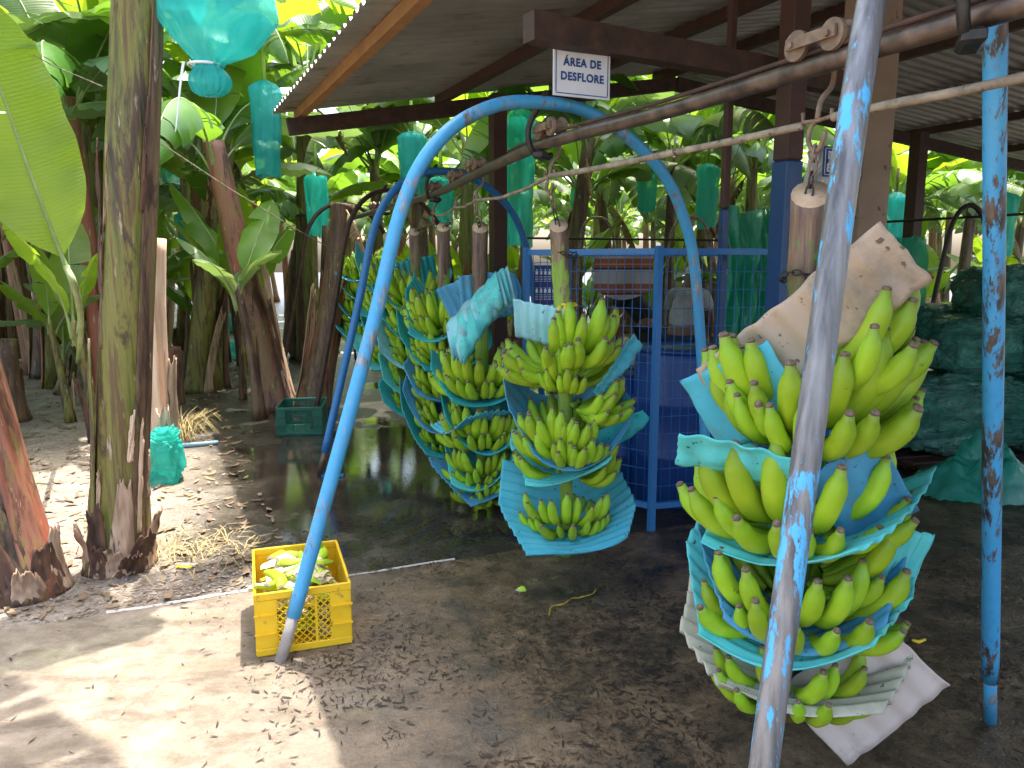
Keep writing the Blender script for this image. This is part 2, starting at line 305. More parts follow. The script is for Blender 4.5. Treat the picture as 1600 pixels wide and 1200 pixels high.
# ground: packed earth beyond the slab / concrete slab, dry and mossy in the open, wet under the rail
def ground_mat(name, slab):
    m, nt, b = newmat(name); v = coords(nt)
    sx = N(nt, 'ShaderNodeSeparateXYZ'); L(nt, v, sx.inputs[0])
    X, Y = sx.outputs[0], sx.outputs[1]
    big = noise(nt, v, 0.9, 5, 0.6); med = noise(nt, v, 4.5, 6, 0.62); fin = noise(nt, v, 28, 6, 0.68); vfin = noise(nt, v, 120, 3, 0.6)
    # across = distance to the right of the line under the eave (washed, wet side)
    ac = math_(nt, 'ADD', math_(nt, 'MULTIPLY', X, 0.905), math_(nt, 'MULTIPLY', Y, 0.425))
    acn = math_(nt, 'ADD', ac, math_(nt, 'MULTIPLY', math_(nt, 'SUBTRACT', big, 0.5), 1.5))
    acn = math_(nt, 'ADD', acn, math_(nt, 'MULTIPLY', math_(nt, 'SUBTRACT', med, 0.5), 0.7))
    if slab:
        wet = ramp(nt, math_(nt, 'MULTIPLY_ADD', acn, 0.25, 0.0), [(0.0, 0.0), (0.30, 1.0)])
        dry = ramp(nt, noise(nt, v, 4.5, 12, .78), [(0.28, (0.10, 0.074, 0.050)), (0.5, (0.235, 0.188, 0.138)), (0.72, (0.37, 0.31, 0.24))])
        moss = ramp(nt, noise(nt, v, 2.3, 6, 0.7), [(0.54, 0.0), (0.68, 0.65)]); dry = mix(nt, moss, dry, (0.135, 0.12, 0.05))
        sc_ = ramp(nt, noise(nt, coords(nt, scale=(1, 2.2, 1)), 3.3, 6, 0.75), [(0.5, 0.0), (0.62, 0.75)]); dry = mix(nt, sc_, dry, (0.12, 0.09, 0.062))
        wetc = ramp(nt, noise(nt, v, 3.6, 12, 0.80, .3), [(0.34, (0.012, 0.010, 0.009)), (0.42, (0.036, 0.026, 0.018)), (0.49, (0.095, 0.060, 0.034)), (0.58, (0.165, 0.108, 0.062)), (0.72, (0.27, 0.20, 0.135))])
    else:
        wet = ramp(nt, math_(nt, 'MULTIPLY_ADD', acn, 0.25, 0.0), [(-0.0, 0.0), (0.14, 1.0)])
        dry = ramp(nt, med, [(0.25, (0.12, 0.09, 0.066)), (0.5, (0.235, 0.19, 0.148)), (0.75, (0.38, 0.325, 0.265))])
        gr = ramp(nt, noise(nt, v, 60, 6, .75), [(0.52, 0.0), (0.62, 0.7)]); dry = mix(nt, gr, dry, (0.46, 0.41, 0.35)); gd = ramp(nt, noise(nt, v, 40, 6, .75), [(0.36, .8), (0.46, 0.0)]); dry = mix(nt, gd, dry, (0.06, 0.045, 0.033))
        wetc = ramp(nt, noise(nt, v, 2.1, 7, 0.7), [(0.36, (0.016, 0.013, 0.011)), (0.55, (0.045, 0.037, 0.029)), (0.72, (0.11, 0.088, 0.066))])
    spk = ramp(nt, noise(nt, v, 34, 8, .8), [(0.55, 0.0), (0.60, 1.0)])
    wetc = mix(nt, math_(nt, 'MULTIPLY', spk, 0.75), wetc, (0.010, 0.008, 0.007))
    c = mix(nt, wet, dry, wetc)
    setc(nt, b, c)
    pud = ramp(nt, math_(nt, 'ADD', noise(nt, v, 0.85, 3, 0.5), math_(nt, 'MULTIPLY', math_(nt, 'SUBTRACT', fin, .5), .22)), [(0.60, 0.0), (0.64, 1.0)])
    dd = N(nt, 'ShaderNodeVectorMath', operation='DISTANCE'); L(nt, v, dd.inputs[0]); dd.inputs[1].default_value = (-.75, 5.7, 0)
    pm = math_(nt, 'ADD', math_(nt, 'MULTIPLY', dd.outputs['Value'], -.33), math_(nt, 'MULTIPLY_ADD', noise(nt, v, 2.2, 4, .6), 1.1, .08))
    pud = math_(nt, 'MAXIMUM', pud, ramp(nt, pm, [(.02, 0.0), (.09, 1.0)]))
    pw = math_(nt, 'MULTIPLY', pud, wet)
    rdry = math_(nt, 'SUBTRACT', 0.85, math_(nt, 'MULTIPLY', wet, 0.52))
    rr = math_(nt, 'ADD', rdry, math_(nt, 'MULTIPLY', math_(nt, 'SUBTRACT', fin, 0.5), 0.5))
    rr = math_(nt, 'MULTIPLY', rr, math_(nt, 'SUBTRACT', 1.0, math_(nt, 'MULTIPLY', pw, 0.93)), clamp=True)
    rough(nt, b, rr)
    h = math_(nt, 'ADD', math_(nt, 'MULTIPLY', med, 1.0), math_(nt, 'ADD', math_(nt, 'MULTIPLY', fin, 0.6), math_(nt, 'MULTIPLY', vfin, 0.22)))
    bp = bump(nt, b, h, 0.7, 0.022 if not slab else 0.014)
    L(nt, math_(nt, 'MULTIPLY', math_(nt, 'SUBTRACT', 1.0, math_(nt, 'MULTIPLY', pw, 0.97)), 0.8), bp.inputs['Strength'])
    M[name] = m
ground_mat('earth', False); ground_mat('concrete', True)

# ------------------------------------------------------------------ mesh builder
class MB:
    def __init__(s): s.v = []; s.f = []; s.m = []; s.uv = []
    def add(s, verts, faces, mi=0, uvs=None):
        o = len(s.v); s.v += [tuple(p) for p in verts]; s.uv += (uvs if uvs else [(0.0, 0.0)] * len(verts))
        s.f += [tuple(i + o for i in f) for f in faces]; s.m += [mi] * len(faces); return s
    def box(s, c, d, mi=0, rot=None, bev=0.0):
        x, y, z = d[0] / 2, d[1] / 2, d[2] / 2
        if bev:
            q = bev; ps = []
            for sz in (-1, 1):
                for r, zz in (((x - q, y - q), z), ((x, y), z - q)) if sz > 0 else (((x - q, y - q), z), ((x, y), z - q)):
                    pass
            rings = []
            for zz, k in ((-z, q), (-z + q, 0), (z - q, 0), (z, q)):
                xx, yy = x - k, y - k; cc = q * .5
                rings.append([(xx - cc, -yy, zz), (xx, -yy + cc, zz), (xx, yy - cc, zz), (xx - cc, yy, zz), (-xx + cc, yy, zz), (-xx, yy - cc, zz), (-xx, -yy + cc, zz), (-xx + cc, -yy, zz)])
            vs_ = [p for r_ in rings for p in r_]
            fs = [tuple(i * 8 + a for a in ((j), (j + 1) % 8)) + tuple((i + 1) * 8 + a for a in ((j + 1) % 8, j)) for i in range(3) for j in range(8)]
            fs += [tuple(reversed(range(8))), tuple(range(24, 32))]
        else:
            vs_ = [(a, b_, c_) for a in (-x, x) for b_ in (-y, y) for c_ in (-z, z)]
            fs = [(0, 1, 3, 2), (4, 6, 7, 5), (0, 4, 5, 1), (2, 3, 7, 6), (0, 2, 6, 4), (1, 5, 7, 3)]
        c = Vector(c); vs_ = [(rot @ Vector(p) if rot else Vector(p)) + c for p in vs_]
        return s.add(vs_, fs, mi)
    def beam(s, a, b_, w, h, mi=0, up=Vector((0, 0, 1))):
        a, b_ = Vector(a), Vector(b_); d = b_ - a; ln = d.length; d.normalize()
        y = up.cross(d); y.normalize(); z = d.cross(y)
        rot = Matrix((d, y, z)).transposed()
        return s.box((a + b_) / 2, (ln, w, h), mi, rot)
    def tube(s, pts, rad, n=10, mi=0, cap=True, prof=None, closed=False, capmi=None, v0=0.0, v1=1.0):
        pts = [Vector(p) for p in pts]; k = len(pts)
        if not isinstance(rad, (list, tuple)): rad = [rad] * k
        ts = []
        for i in range(k):
            a = pts[(i - 1) % k] if (closed or i > 0) else pts[0]; c = pts[(i + 1) % k] if (closed or i < k - 1) else pts[-1]
            t = c - a; ts.append(t.normalized() if t.length > 1e-9 else Vector((0, 0, 1)))
        ref = Vector((0, 0, 1)) if abs(ts[0].z) < 0.9 else Vector((1, 0, 0))
        nrm = (ref - ts[0] * ref.dot(ts[0])).normalized(); vs_ = []; uvs = []
        for i in range(k):
            nrm = (nrm - ts[i] * nrm.dot(ts[i])).normalized(); bn = ts[i].cross(nrm)
            for j in range(n):
                a = 2 * PI * j / n; q = rad[i] * (prof(a, i / (k - 1)) if prof else 1.0)
                vs_.append(pts[i] + (nrm * math.cos(a) + bn * math.sin(a)) * q); uvs.append((j / n, v0 + (v1 - v0) * i / (k - 1)))
        fs = [(i * n + j, i * n + (j + 1) % n, (i + 1) * n + (j + 1) % n, (i + 1) * n + j) for i in range(k - 1) for j in range(n)]
        if closed: fs += [((k - 1) * n + j, (k - 1) * n + (j + 1) % n, (j + 1) % n, j) for j in range(n)]
        s.add(vs_, fs, mi, uvs)
        if cap and not closed:
            o = len(s.v) - len(vs_); cm = mi if capmi is None else capmi
            s.f += [tuple(o + j for j in reversed(range(n))), tuple(o + (k - 1) * n + j for j in range(n))]; s.m += [cm, cm]
        return s
    def grid(s, fn, nu, nv, mi=0, uvf=None):
        vs_ = []; uvs = []
        for i in range(nu + 1):
            for j in range(nv + 1):
                u, v = i / nu, j / nv; vs_.append(fn(u, v)); uvs.append(uvf(u, v) if uvf else (u, v))
        fs = [(i * (nv + 1) + j, (i + 1) * (nv + 1) + j, (i + 1) * (nv + 1) + j + 1, i * (nv + 1) + j + 1) for i in range(nu) for j in range(nv)]
        return s.add(vs_, fs, mi, uvs)
    def mesh(s, name, mats, smooth=True):
        me = bpy.data.meshes.new(name); me.from_pydata(s.v, [], s.f)
        for mt in (mats if isinstance(mats, (list, tuple)) else [mats]): me.materials.append(M[mt] if isinstance(mt, str) else mt)
        me.polygons.foreach_set('material_index', s.m)
        if smooth: me.polygons.foreach_set('use_smooth', [True] * len(me.polygons))
        ul = me.uv_layers.new(name='UVMap'); li = [0] * len(me.loops); me.loops.foreach_get('vertex_index', li)
        ul.data.foreach_set('uv', [x for i in li for x in s.uv[i]])
        me.update(); return me
    def build(s, name, mats, parent=None, smooth=True, loc=None):
        return obj(name, s.mesh(name, mats, smooth), parent, loc)
def obj(name, me, parent=None, loc=None, mat=None):
    o = bpy.data.objects.new(name, me); COL.objects.link(o)
    if parent: o.parent = parent
    if mat is not None: o.matrix_basis = mat
    elif loc is not None: o.location = loc
    return o
def empty(name, loc=(0, 0, 0), rz=0.0):
    o = bpy.data.objects.new(name, None); COL.objects.link(o); o.location = loc; o.rotation_euler = (0, 0, rz); o.empty_display_size = 0.1
    return o
def tag(o, label, cat, group=None):
    o['label'] = label; o['category'] = cat
    if group: o['group'] = group
    return o
def structure(o): o['kind'] = 'structure'; return o
def stuff(o): o['kind'] = 'stuff'; return o
def solid(o, t, off=0.0):
    md = o.modifiers.new('thickness', 'SOLIDIFY'); md.thickness = t; md.offset = off; return o
def spline(pts, n):
    pts = [Vector(p) for p in pts]; out = []
    P = [pts[0] * 2 - pts[1]] + pts + [pts[-1] * 2 - pts[-2]]
    for i in range(1, len(P) - 2):
        for k in range(n):
            t = k / n; a, b_, c, d = P[i - 1], P[i], P[i + 1], P[i + 2]
            out.append(0.5 * (2 * b_ + (c - a) * t + (2 * a - 5 * b_ + 4 * c - d) * t * t + (3 * b_ - a - 3 * c + d) * t ** 3))
    out.append(pts[-1]); return out
def lerp(a, b_, t): return a + (b_ - a) * t
def nz(x, y=0.0, z=0.0): return mnoise.noise(Vector((x, y, z)))

# ------------------------------------------------------------------ the ground
mb = MB(); mb.grid(lambda u, v: (-90 + 180 * u, -60 + 180 * v, 0.0), 12, 12)
structure(mb.build('ground', 'earth'))
SE, SD, SN = Vector((-1.80, 3.21, 0)), Vector((0.925, 0.38, 0)), Vector((0.38, -0.925, 0))     # slab edge, along, towards the near side
mb = MB(); SL = 0.014
def slab_pt(u, v):
    p = SE + SD * (-5 + 19 * u) + SN * (v * 12)
    e = 0.03 * nz(p.x * 2.1, p.y * 2.1) + 0.05 * nz(p.x * .7, 3) if v == 0 else 0
    return (p.x + SN.x * e, p.y + SN.y * e, SL)
mb.grid(slab_pt, 120, 4)
structure(mb.build('concrete_slab', 'concrete', smooth=False))
# raised pale lip along the slab's edge
mb = MB()
def lip(u, v):
    t = u * 1.62; w = (.030 if t < .62 else .014) * (.75 + .6 * nz(t * 5, 2) + .4 * nz(t * 21, 4)); p = SE + SD * t + SN * (.004 + .012 * nz(t * 3) + (v - .5) * w)
    return (p.x, p.y, SL + .002 + (.007 + .004 * nz(t * 9, 4)) * math.sin(PI * v))
mb.grid(lip, 160, 6)
structure(mb.build('slab_lip', 'slab_lip_mat'))

# ------------------------------------------------------------------ the shed roof
KD, JD = Vector((1, .47, 0)), Vector((.47, -1, 0)); RC = Vector((-2.3, 7.6, 0)); RIDGE = 4.11
def rz_(k): return 2.9 + .2 * k if k <= RIDGE else 2.9 + .2 * RIDGE - .1 * (k - RIDGE)
def rp(k, j, dz=0.0):
    p = RC + KD * k + JD * j; return Vector((p.x, p.y, rz_(k) + dz))
def kj(x, y):
    dx, dy = x - RC.x, y - RC.y; return (dx + .47 * dy) / 1.2209, (.47 * dx - dy) / 1.2209
shed = empty('packing_shed', (1.0, 4.0, 0)); tag(shed, 'open packing shed with corrugated metal roof on brown and blue posts', 'shed')
SI = Matrix.Translation((-1.0, -4.0, 0))
def sbuild(mbx, name, mats, smooth=True):
    mbx.v = [(p[0] - 1.0, p[1] - 4.0, p[2]) for p in mbx.v]; return mbx.build(name, mats, shed, smooth)
PIT, JLEN = 0.15 / 1.105, 0.90 / 1.105
jj = -0.06; si = 0
while jj < 10.5:
    for (k0, k1) in ((0.03, RIDGE), (RIDGE, 11.0)):
        mb = MB(); nn = 96; off = (si % 2) * 0.003 + rng.uniform(-.0008, .0008); ov = rng.uniform(-0.02, 0.03)
        def fn(u, v, jj=jj, k0=k0, k1=k1, off=off, ov=ov):
            j = jj + JLEN * 1.10 * u; k = lerp(k0 - (ov if k0 < 0 else 0), k1, v)
            p = rp(k + (1e-4 if k0 > 1 else -1e-4), j, 0.062 + off + 0.020 * max(-.8, min(.8, 1.4 * math.sin(2 * PI * j / PIT))) + 0.008 * nz(k * .6, j * .5))
            return p
        mb.grid(fn, nn, 5); sbuild(mb, 'roof_sheet', 'zinc')
    jj += JLEN; si += 1
for k, mt, wd, h in ((0.24, 'purlin_wood', .07, .085), (1.54, 'post_brown', .07, .09), (2.75, 'post_brown', .07, .09), (4.0, 'post_brown', .08, .1), (5.3, 'post_brown', .07, .09), (6.6, 'post_brown', .07, .09), (7.9, 'post_brown', .07, .09), (9.4, 'post_brown', .07, .09)):
    mb = MB(); mb.beam(rp(k, -0.03, -0.002), rp(k, 10.4, -0.002), wd, h); sbuild(mb, 'purlin', mt, False)
for j in (0.18, 4.38, 8.6):
    mb = MB(); mb.beam(rp(0.12, j, -.125), rp(RIDGE - .01, j, -.125), .08, .15); sbuild(mb, 'rafter', 'rust_dark', False)
    mb = MB(); mb.beam(rp(RIDGE + .01, j, -.125), rp(10.8, j, -.125), .08, .15); sbuild(mb, 'rafter', 'rust_dark', False)
def post(x, y, top, w, split=None, name='post', mats=('post_brown', 'post_blue')):
    mb = MB()
    if split:
        mb.box((x, y, (split) / 2), (w + .003, w + .003, split), 1, Matrix.Rotation(.41, 3, 'Z'), 0.008)
        mb.box((x, y, (split + top) / 2), (w, w, top - split), 0, Matrix.Rotation(.41, 3, 'Z'), 0.008)
    else: mb.box((x, y, top / 2), (w, w, top), 0, Matrix.Rotation(.41, 3, 'Z'), 0.008)
    return sbuild(mb, name, mats, False)
pA = W(1228, 300, 4.05); post(pA.x, pA.y, 3.1, .105, 2.06)
pB = W(778, 300, 8.0); post(pB.x, pB.y, 3.2, .145)
pC = W(1430, 300, 10.2); post(pC.x, pC.y, 3.2, .16)
pD = W(1133, 300, 4.62); post(pD.x, pD.y, 3.2, .042, 1.86)
pE = W(1345, 300, 4.9)
mb = MB(); mb.box((pE.x, pE.y, 1.7), (.24, .22, 3.4), 0, Matrix.Rotation(.41, 3, 'Z'), .012); sbuild(mb, 'column', 'tan_column', False)
# tie beam and its strut towards the camera
bL, bR = W(826, 42, 3.37), W(1340, 112, 4.55)
bR.z = bL.z + 0.02
mb = MB(); mb.beam(bL, bR, .085, .115); sbuild(mb, 'tie_beam', 'rust_dark', False)

# ------------------------------------------------------------------ lettering
def text_obj(name, body, size, mat, parent, mtx, sx=1.0, ext=0.0006):
    cu = bpy.data.curves.new(name, 'FONT'); cu.body = body; cu.size = size; cu.align_x = 'CENTER'; cu.align_y = 'CENTER'; cu.extrude = ext; cu.offset = size * 0.036
    cu.space_character = 1.13
    tmp = bpy.data.objects.new(name, cu); COL.objects.link(tmp)
    me = bpy.data.meshes.new_from_object(tmp.evaluated_get(bpy.context.evaluated_depsgraph_get())); bpy.data.objects.remove(tmp)
    me.materials.clear(); me.materials.append(M[mat])
    return obj(name, me, parent, mat=mtx @ Matrix.Diagonal((sx, 1, 1, 1)))
def plate(name, c, xdir, w, h, face, rim, label, cat):
    """flat sign: c = centre, xdir = reading direction; returns the Empty (local x = reading, y = up, z = towards the reader)"""
    xd = Vector(xdir).normalized(); zd = xd.cross(Vector((0, 0, 1))).normalized(); yd = zd.cross(xd)
    e = empty(name); e.matrix_basis = Matrix.Translation(c) @ Matrix((xd, yd, zd)).transposed().to_4x4(); tag(e, label, cat)
    mb = MB(); mb.box((0, 0, -.004), (w, h, .006)); mb.build('board', face, e, False)
    if rim:
        i, t = .012, .0035; mb = MB()
        for sx_, sy, ww, hh in ((0, h / 2 - i, w - 2 * i, t), (0, -h / 2 + i, w - 2 * i, t), (w / 2 - i, 0, t, h - 2 * i - t * 2), (-w / 2 + i, 0, t, h - 2 * i - t * 2)): mb.box((sx_, sy, 0), (ww, hh, .0024))
        mb.build('border', rim, e, False)
    return e
sc_ = (W(865, 70, 3.50) + W(953, 147, 3.62)) / 2; sdir = W(953, 147, 3.62) - W(865, 147, 3.50); sdir.z = 0
sg = plate('hanging_sign', sc_ - Vector((0, 0, .006)), sdir, sdir.length, .222, 'sign_white', 'sign_blue', 'white sign reading área de desflore under the dark beam', 'sign')
text_obj('lettering', 'ÁREA DE', .047, 'sign_blue', sg, Matrix.Translation((.0, .032, .0015)), .92)
text_obj('lettering', 'DESFLORE', .047, 'sign_blue', sg, Matrix.Translation((.0, -.028, .0015)), .92)
for sx_ in (-1, 1):
    mb = MB(); mb.tube([(sx_ * .11, .10, .001), (sx_ * .11, .125, -.01)], .003, 6); mb.build('nail', 'black_iron', sg)
zdC = Vector((.4, -.917, 0)); q = Vector((pE.x, pE.y, 0)) + zdC * .125
q = W(1318, 254, 4.60); xdC = Vector((.917, .40, 0))
sg2 = plate('blue_sign', q, xdC, .305, .17, 'sign_blue', 'sign_white', 'blue sign with white letters on the tan column', 'sign')
text_obj('lettering', 'DU', .06, 'sign_white', sg2, Matrix.Translation((-.078, .034, .0015)))
text_obj('lettering', 'EM', .06, 'sign_white', sg2, Matrix.Translation((-.088, -.036, .0015)))
q3 = W(1303, 322, 4.62); sg3 = plate('paper_notice', q3, xdC, .20, .30, 'sign_white', 'sign_blue', 'white paper notice with blue border below the blue sign', 'notice')

# ------------------------------------------------------------------ rail, arches and their hangers
RZ = 2.07
RP = [(2.05, -.55), (1.78, .3), (1.42, 1.05), (1.0, 1.77), (.55, 2.75), (.135, 3.6), (-.24, 4.8), (-.60, 6.1), (-1.25, 7.7), (-2.0, 9.5), (-2.9, 11.5), (-3.9, 13.6), (-5.0, 16)]
rail_pts = spline([(x, y, RZ + .04 * nz(i * 1.7) * .5) for i, (x, y) in enumerate(RP)], 8)
def rail_at(Y):
    for a, b_ in zip(rail_pts, rail_pts[1:]):
        if a.y <= Y <= b_.y: return a.lerp(b_, (Y - a.y) / (b_.y - a.y))
    return rail_pts[-1]
mb = MB(); mb.tube(rail_pts, .0265, 14)
rail = mb.build('overhead_rail', 'rust_rail'); tag(rail, 'long rusty overhead pipe rail that carries the banana bunches', 'rail')
mb = MB(); mb.tube([p + Vector((-.012, .0, .034)) for p in rail_pts[14:44]], .008, 6); mb.build('guide_strip', 'rust_dark', rail)
ARCH = [(0, 0), (.22, .63), (.44, 1.27), (.61, 1.80), (.80, 2.06), (1.05, 2.2), (1.31, 2.245), (1.6, 2.235), (1.9, 2.13), (2.15, 1.97), (2.31, 1.75), (2.40, 1.5), (2.50, .9), (2.60, 0)]
NEAR = [(0, 0), (.095, .6), (.20, 1.2), (.325, 1.9), (.42, 2.11), (.60, 2.23), (.877, 2.265), (1.0, 2.2), (1.07, 2.08), (1.13, 1.9), (1.30, 1.4), (1.53, .68), (1.754, 0)]
def arch(l, r, prof, rad, mat, label, foot='rust_rail', name='blue_arch', footh=.16, group=None):
    l, r = Vector((*l, 0)), Vector((*r, 0)); d = (r - l); sp = d.length; d.normalize(); k = sp / prof[-1][0]
    pts = spline([l + d * (s * k) + Vector((0, 0, z)) for s, z in prof], 7)
    e = empty(name, l); tag(e, label, 'arch', group)
    up = [p for p in pts if p.z > footh]; mb = MB()
    if isinstance(mat, tuple):      # each side was painted at another time
        h2 = len(up) // 2
        mb.tube([p - l for p in up[:h2 + 1]], rad, 16); mb.build('hoop_half', mat[0], e); mb = MB(); mb.tube([p - l for p in up[h2:]], rad * 1.08, 16); mb.build('hoop_half', mat[1], e)
    else: mb.tube([p - l for p in up], rad, 16); mb.build('hoop', mat, e)
    for ft in (pts[0], pts[-1]):
        t = min(up, key=lambda p: (p - ft).length); mb = MB()
        dn = (t - ft).normalized()
        mb.tube([ft - l + Vector((0, 0, .006)), t - l + dn * .05], rad * .80, 14); mb.build('foot', foot, e)
    return e, pts
arch1 = ((-.905, 2.79), (1.135, 4.26)); arch2 = ((-1.41, 5.44), (.29, 6.76)); arch0 = ((.352, 1.12), (1.62, 2.39)); arch3 = ((-1.87, 7.05), (-.55, 8.3))
A0, A0p = arch(*arch0, NEAR, .0245, ('blue_paint_worn', 'blue_paint_mid'), 'worn blue pipe arch with bare grey steel patches beside the largest bunch', 'blue_paint')
A1, A1p = arch(*arch1, ARCH, .029, 'blue_paint', 'tall sky blue pipe arch with one foot beside the yellow crate', 'stone', footh=.13)
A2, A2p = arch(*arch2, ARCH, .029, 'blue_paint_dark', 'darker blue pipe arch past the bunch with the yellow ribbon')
A3, A3p = arch(*arch3, ARCH, .024, 'rust_dark', 'unpainted brown pipe arch with one foot at the green crate', 'rust_dark', name='brown_arch')
A4, A4p = arch((-2.75, 8.9), (-1.4, 10.0), ARCH, .024, 'rust_dark', 'unpainted brown pipe arch deep in the plantation', 'rust_dark', name='brown_arch')
A5, A5p = arch((-3.9, 11.0), (-2.5, 12.2), ARCH, .024, 'rust_dark', 'last brown pipe arch over the rail among the trunks', 'rust_dark', name='brown_arch')
mb = MB(); q = G(520, 745)
mb.box((0, 0, .01), (.16, .05, .012)); o = mb.build('base_plate', 'blue_paint_dark', A2, False); o.location = (q.x - A2.location.x, q.y - A2.location.y, 0)
for e, pts in ((A0, A0p), (A1, A1p), (A2, A2p), (A3, A3p), (A4, A4p)):
    mid = pts[len(pts) // 2]; rp_ = min(rail_pts, key=lambda p: (p.xy - mid.xy).length)
    top = min(pts[12:-12], key=lambda p: (p.xy - rp_.xy).length)
    d = (pts[-1] - pts[0]).normalized(); mb = MB(); l = e.location
    path = spline([top + Vector((0, 0, .045)), top - d * .035 + Vector((0, 0, -.0)), rp_ - d * .075 + Vector((0, 0, .07)), rp_ - d * .062 + Vector((0, 0, -.02)), rp_ + Vector((0, 0, -.048)), rp_ + d * .055 + Vector((0, 0, -.04))], 6)
    mb.tube([p - l for p in path], .014, 8); mb.build('hanger', 'black_iron', e)
    mb = MB(); mb.box(rp_ - l + Vector((0, 0, -.045)), (.05, .11, .035), 0, Matrix.Rotation(-.4, 3, 'Z'), .008); mb.build('clamp', 'black_iron', e, False)

# ------------------------------------------------------------------ trolleys, hooks, chains, spacer sticks
def chain(pts_a, pts_b, n, label, link=.034):
    a, b_ = Vector(pts_a), Vector(pts_b); d = (b_ - a); e = empty('chain', a); tag(e, label, 'chain')
    t = d.normalized(); x = t.orthogonal().normalized()
    for i in range(n):
        c = d * ((i + .5) / n); s = x if i % 2 == 0 else t.cross(x); mb = MB(); ln = d.length / n * .66; wd = .011
        ps = [c + t * (math.sin(q) * ln + (.3 * ln if math.sin(q) > 0 else -.3 * ln) * 0) + s * (math.cos(q) * wd) for q in [2 * PI * k / 10 for k in range(10)]]
        mb.tube(ps, .0032, 6, closed=True); mb.build('link', 'rust_plate' if i < 2 else 'black_iron', e)
    return e
def trolley(Y, label, drop=.14, big=True):
    p = rail_at(Y); t = (rail_at(Y + .2) - rail_at(Y - .2)).normalized(); t.z = 0
    n = Vector((t.y, -t.x, 0)); e = empty('rail_trolley', p); tag(e, label, 'trolley', None)
    for s in (-1, 1):
        c = t * (s * .062) + Vector((0, 0, .058)); mb = MB()
        for off, rr in ((-.026, .040), (.026, .040)):
            mb.tube([c + n * (off - .007), c + n * (off + .007)], rr, 22)
        mb.tube([c - n * .02, c + n * .02], .026, 18)
        w = mb.build('wheel', 'rust_plate', e, False)
        mb = MB(); mb.tube([c - n * .055, c + n * .055], .009, 8); mb.build('axle', 'rust_plate', w, False)
    mb = MB(); c = Vector((0, 0, .062)); mb.beam(c - t * .085 - n * .042, c + t * .085 - n * .042, .008, .030); mb.build('side_plate', 'rust_plate', e, False)
    mb = MB(); mb.beam(c - t * .085 + n * .042, c + t * .085 + n * .042, .008, .030); mb.build('side_plate', 'rust_plate', e, False)
    mb = MB(); h = -drop
    mb.tube(spline([n * .042 + Vector((0, 0, .06)), n * .05 + Vector((0, 0, .0)), n * .045 + Vector((0, 0, -.05)), n * .01 + Vector((0, 0, -.09)), Vector((0, 0, h))], 5), .0075, 8); mb.build('drop_rod', 'rust_plate', e)
    mb = MB(); mb.tube([t * -.05 + Vector((0, 0, h + .02)), t * -.048 + Vector((0, 0, h)), t * .0 + Vector((0, 0, h - .004)), t * .05 + Vector((0, 0, h)), t * .052 + Vector((0, 0, h + .025))], .006, 8); mb.build('cross_bar', 'rust_plate', e)
    mb = MB(); hk = [Vector((0, 0, h)), t * .022 + Vector((0, 0, h - .02)), t * .026 + Vector((0, 0, h - .055)), Vector((0, 0, h - .085)), t * -.024 + Vector((0, 0, h - .06)), t * -.03 + Vector((0, 0, h - .035))]
    mb.tube(spline(hk, 6), .0065, 8); mb.build('hook', 'rust_plate', e)
    return p + Vector((0, 0, h - .085))
YB = [2.15, 3.52, 4.72, 5.35, 6.15, 7.1, 8.1]
tl = ['rusty two wheeled trolley above the largest bunch', 'rusty trolley above the bunch with the yellow ribbon', 'small rusty trolley just before the dark blue arch', 'small rusty trolley just past the dark blue arch', 'rusty trolley carrying the bunch before the brown arch', 'rusty trolley carrying the bunch past the brown arch', 'last rusty trolley on the rail, deepest in the plantation']
hooks = [trolley(y, s) for y, s in zip(YB, tl)]
def stick(a, b_, sag, label, r=.0115):
    a, b_ = Vector(a), Vector(b_); pts = []
    for i in range(17):
        t = i / 16; p = a.lerp(b_, t); p.z += -sag * 4 * t * (1 - t) + .006 * nz(t * 5, a.y * 3); p.x += .008 * nz(t * 4, 3, a.y); pts.append(p - a)
    mb = MB(); mb.tube(pts, [r * (1 + .18 * nz(i * .9, a.x)) for i in range(17)], 8)
    tag(mb.build('spacer_stick', 'stick', None, True, a), label, 'stick')
def sk(Y): p = rail_at(Y); return Vector((p.x, p.y, p.z - .145))
stick(sk(.75) + Vector((0, 0, .02)), sk(2.10), .0, 'thick bare wooden stick between the worn arch and the largest bunch', .0125)
stick(sk(2.20), sk(3.52), .005, 'long bare stick joining the trolleys of the largest and yellow ribbon bunches')
stick(sk(3.54), sk(4.72), .03, 'thin bare stick sagging under the rail past the yellow ribbon bunch', .009)
stick(sk(4.74), sk(5.35), .02, 'thin dark stick under the rail at the dark blue arch', .008)
stick(sk(5.37), sk(6.15), .03, 'thin stick under the rail between the far bunches', .007)

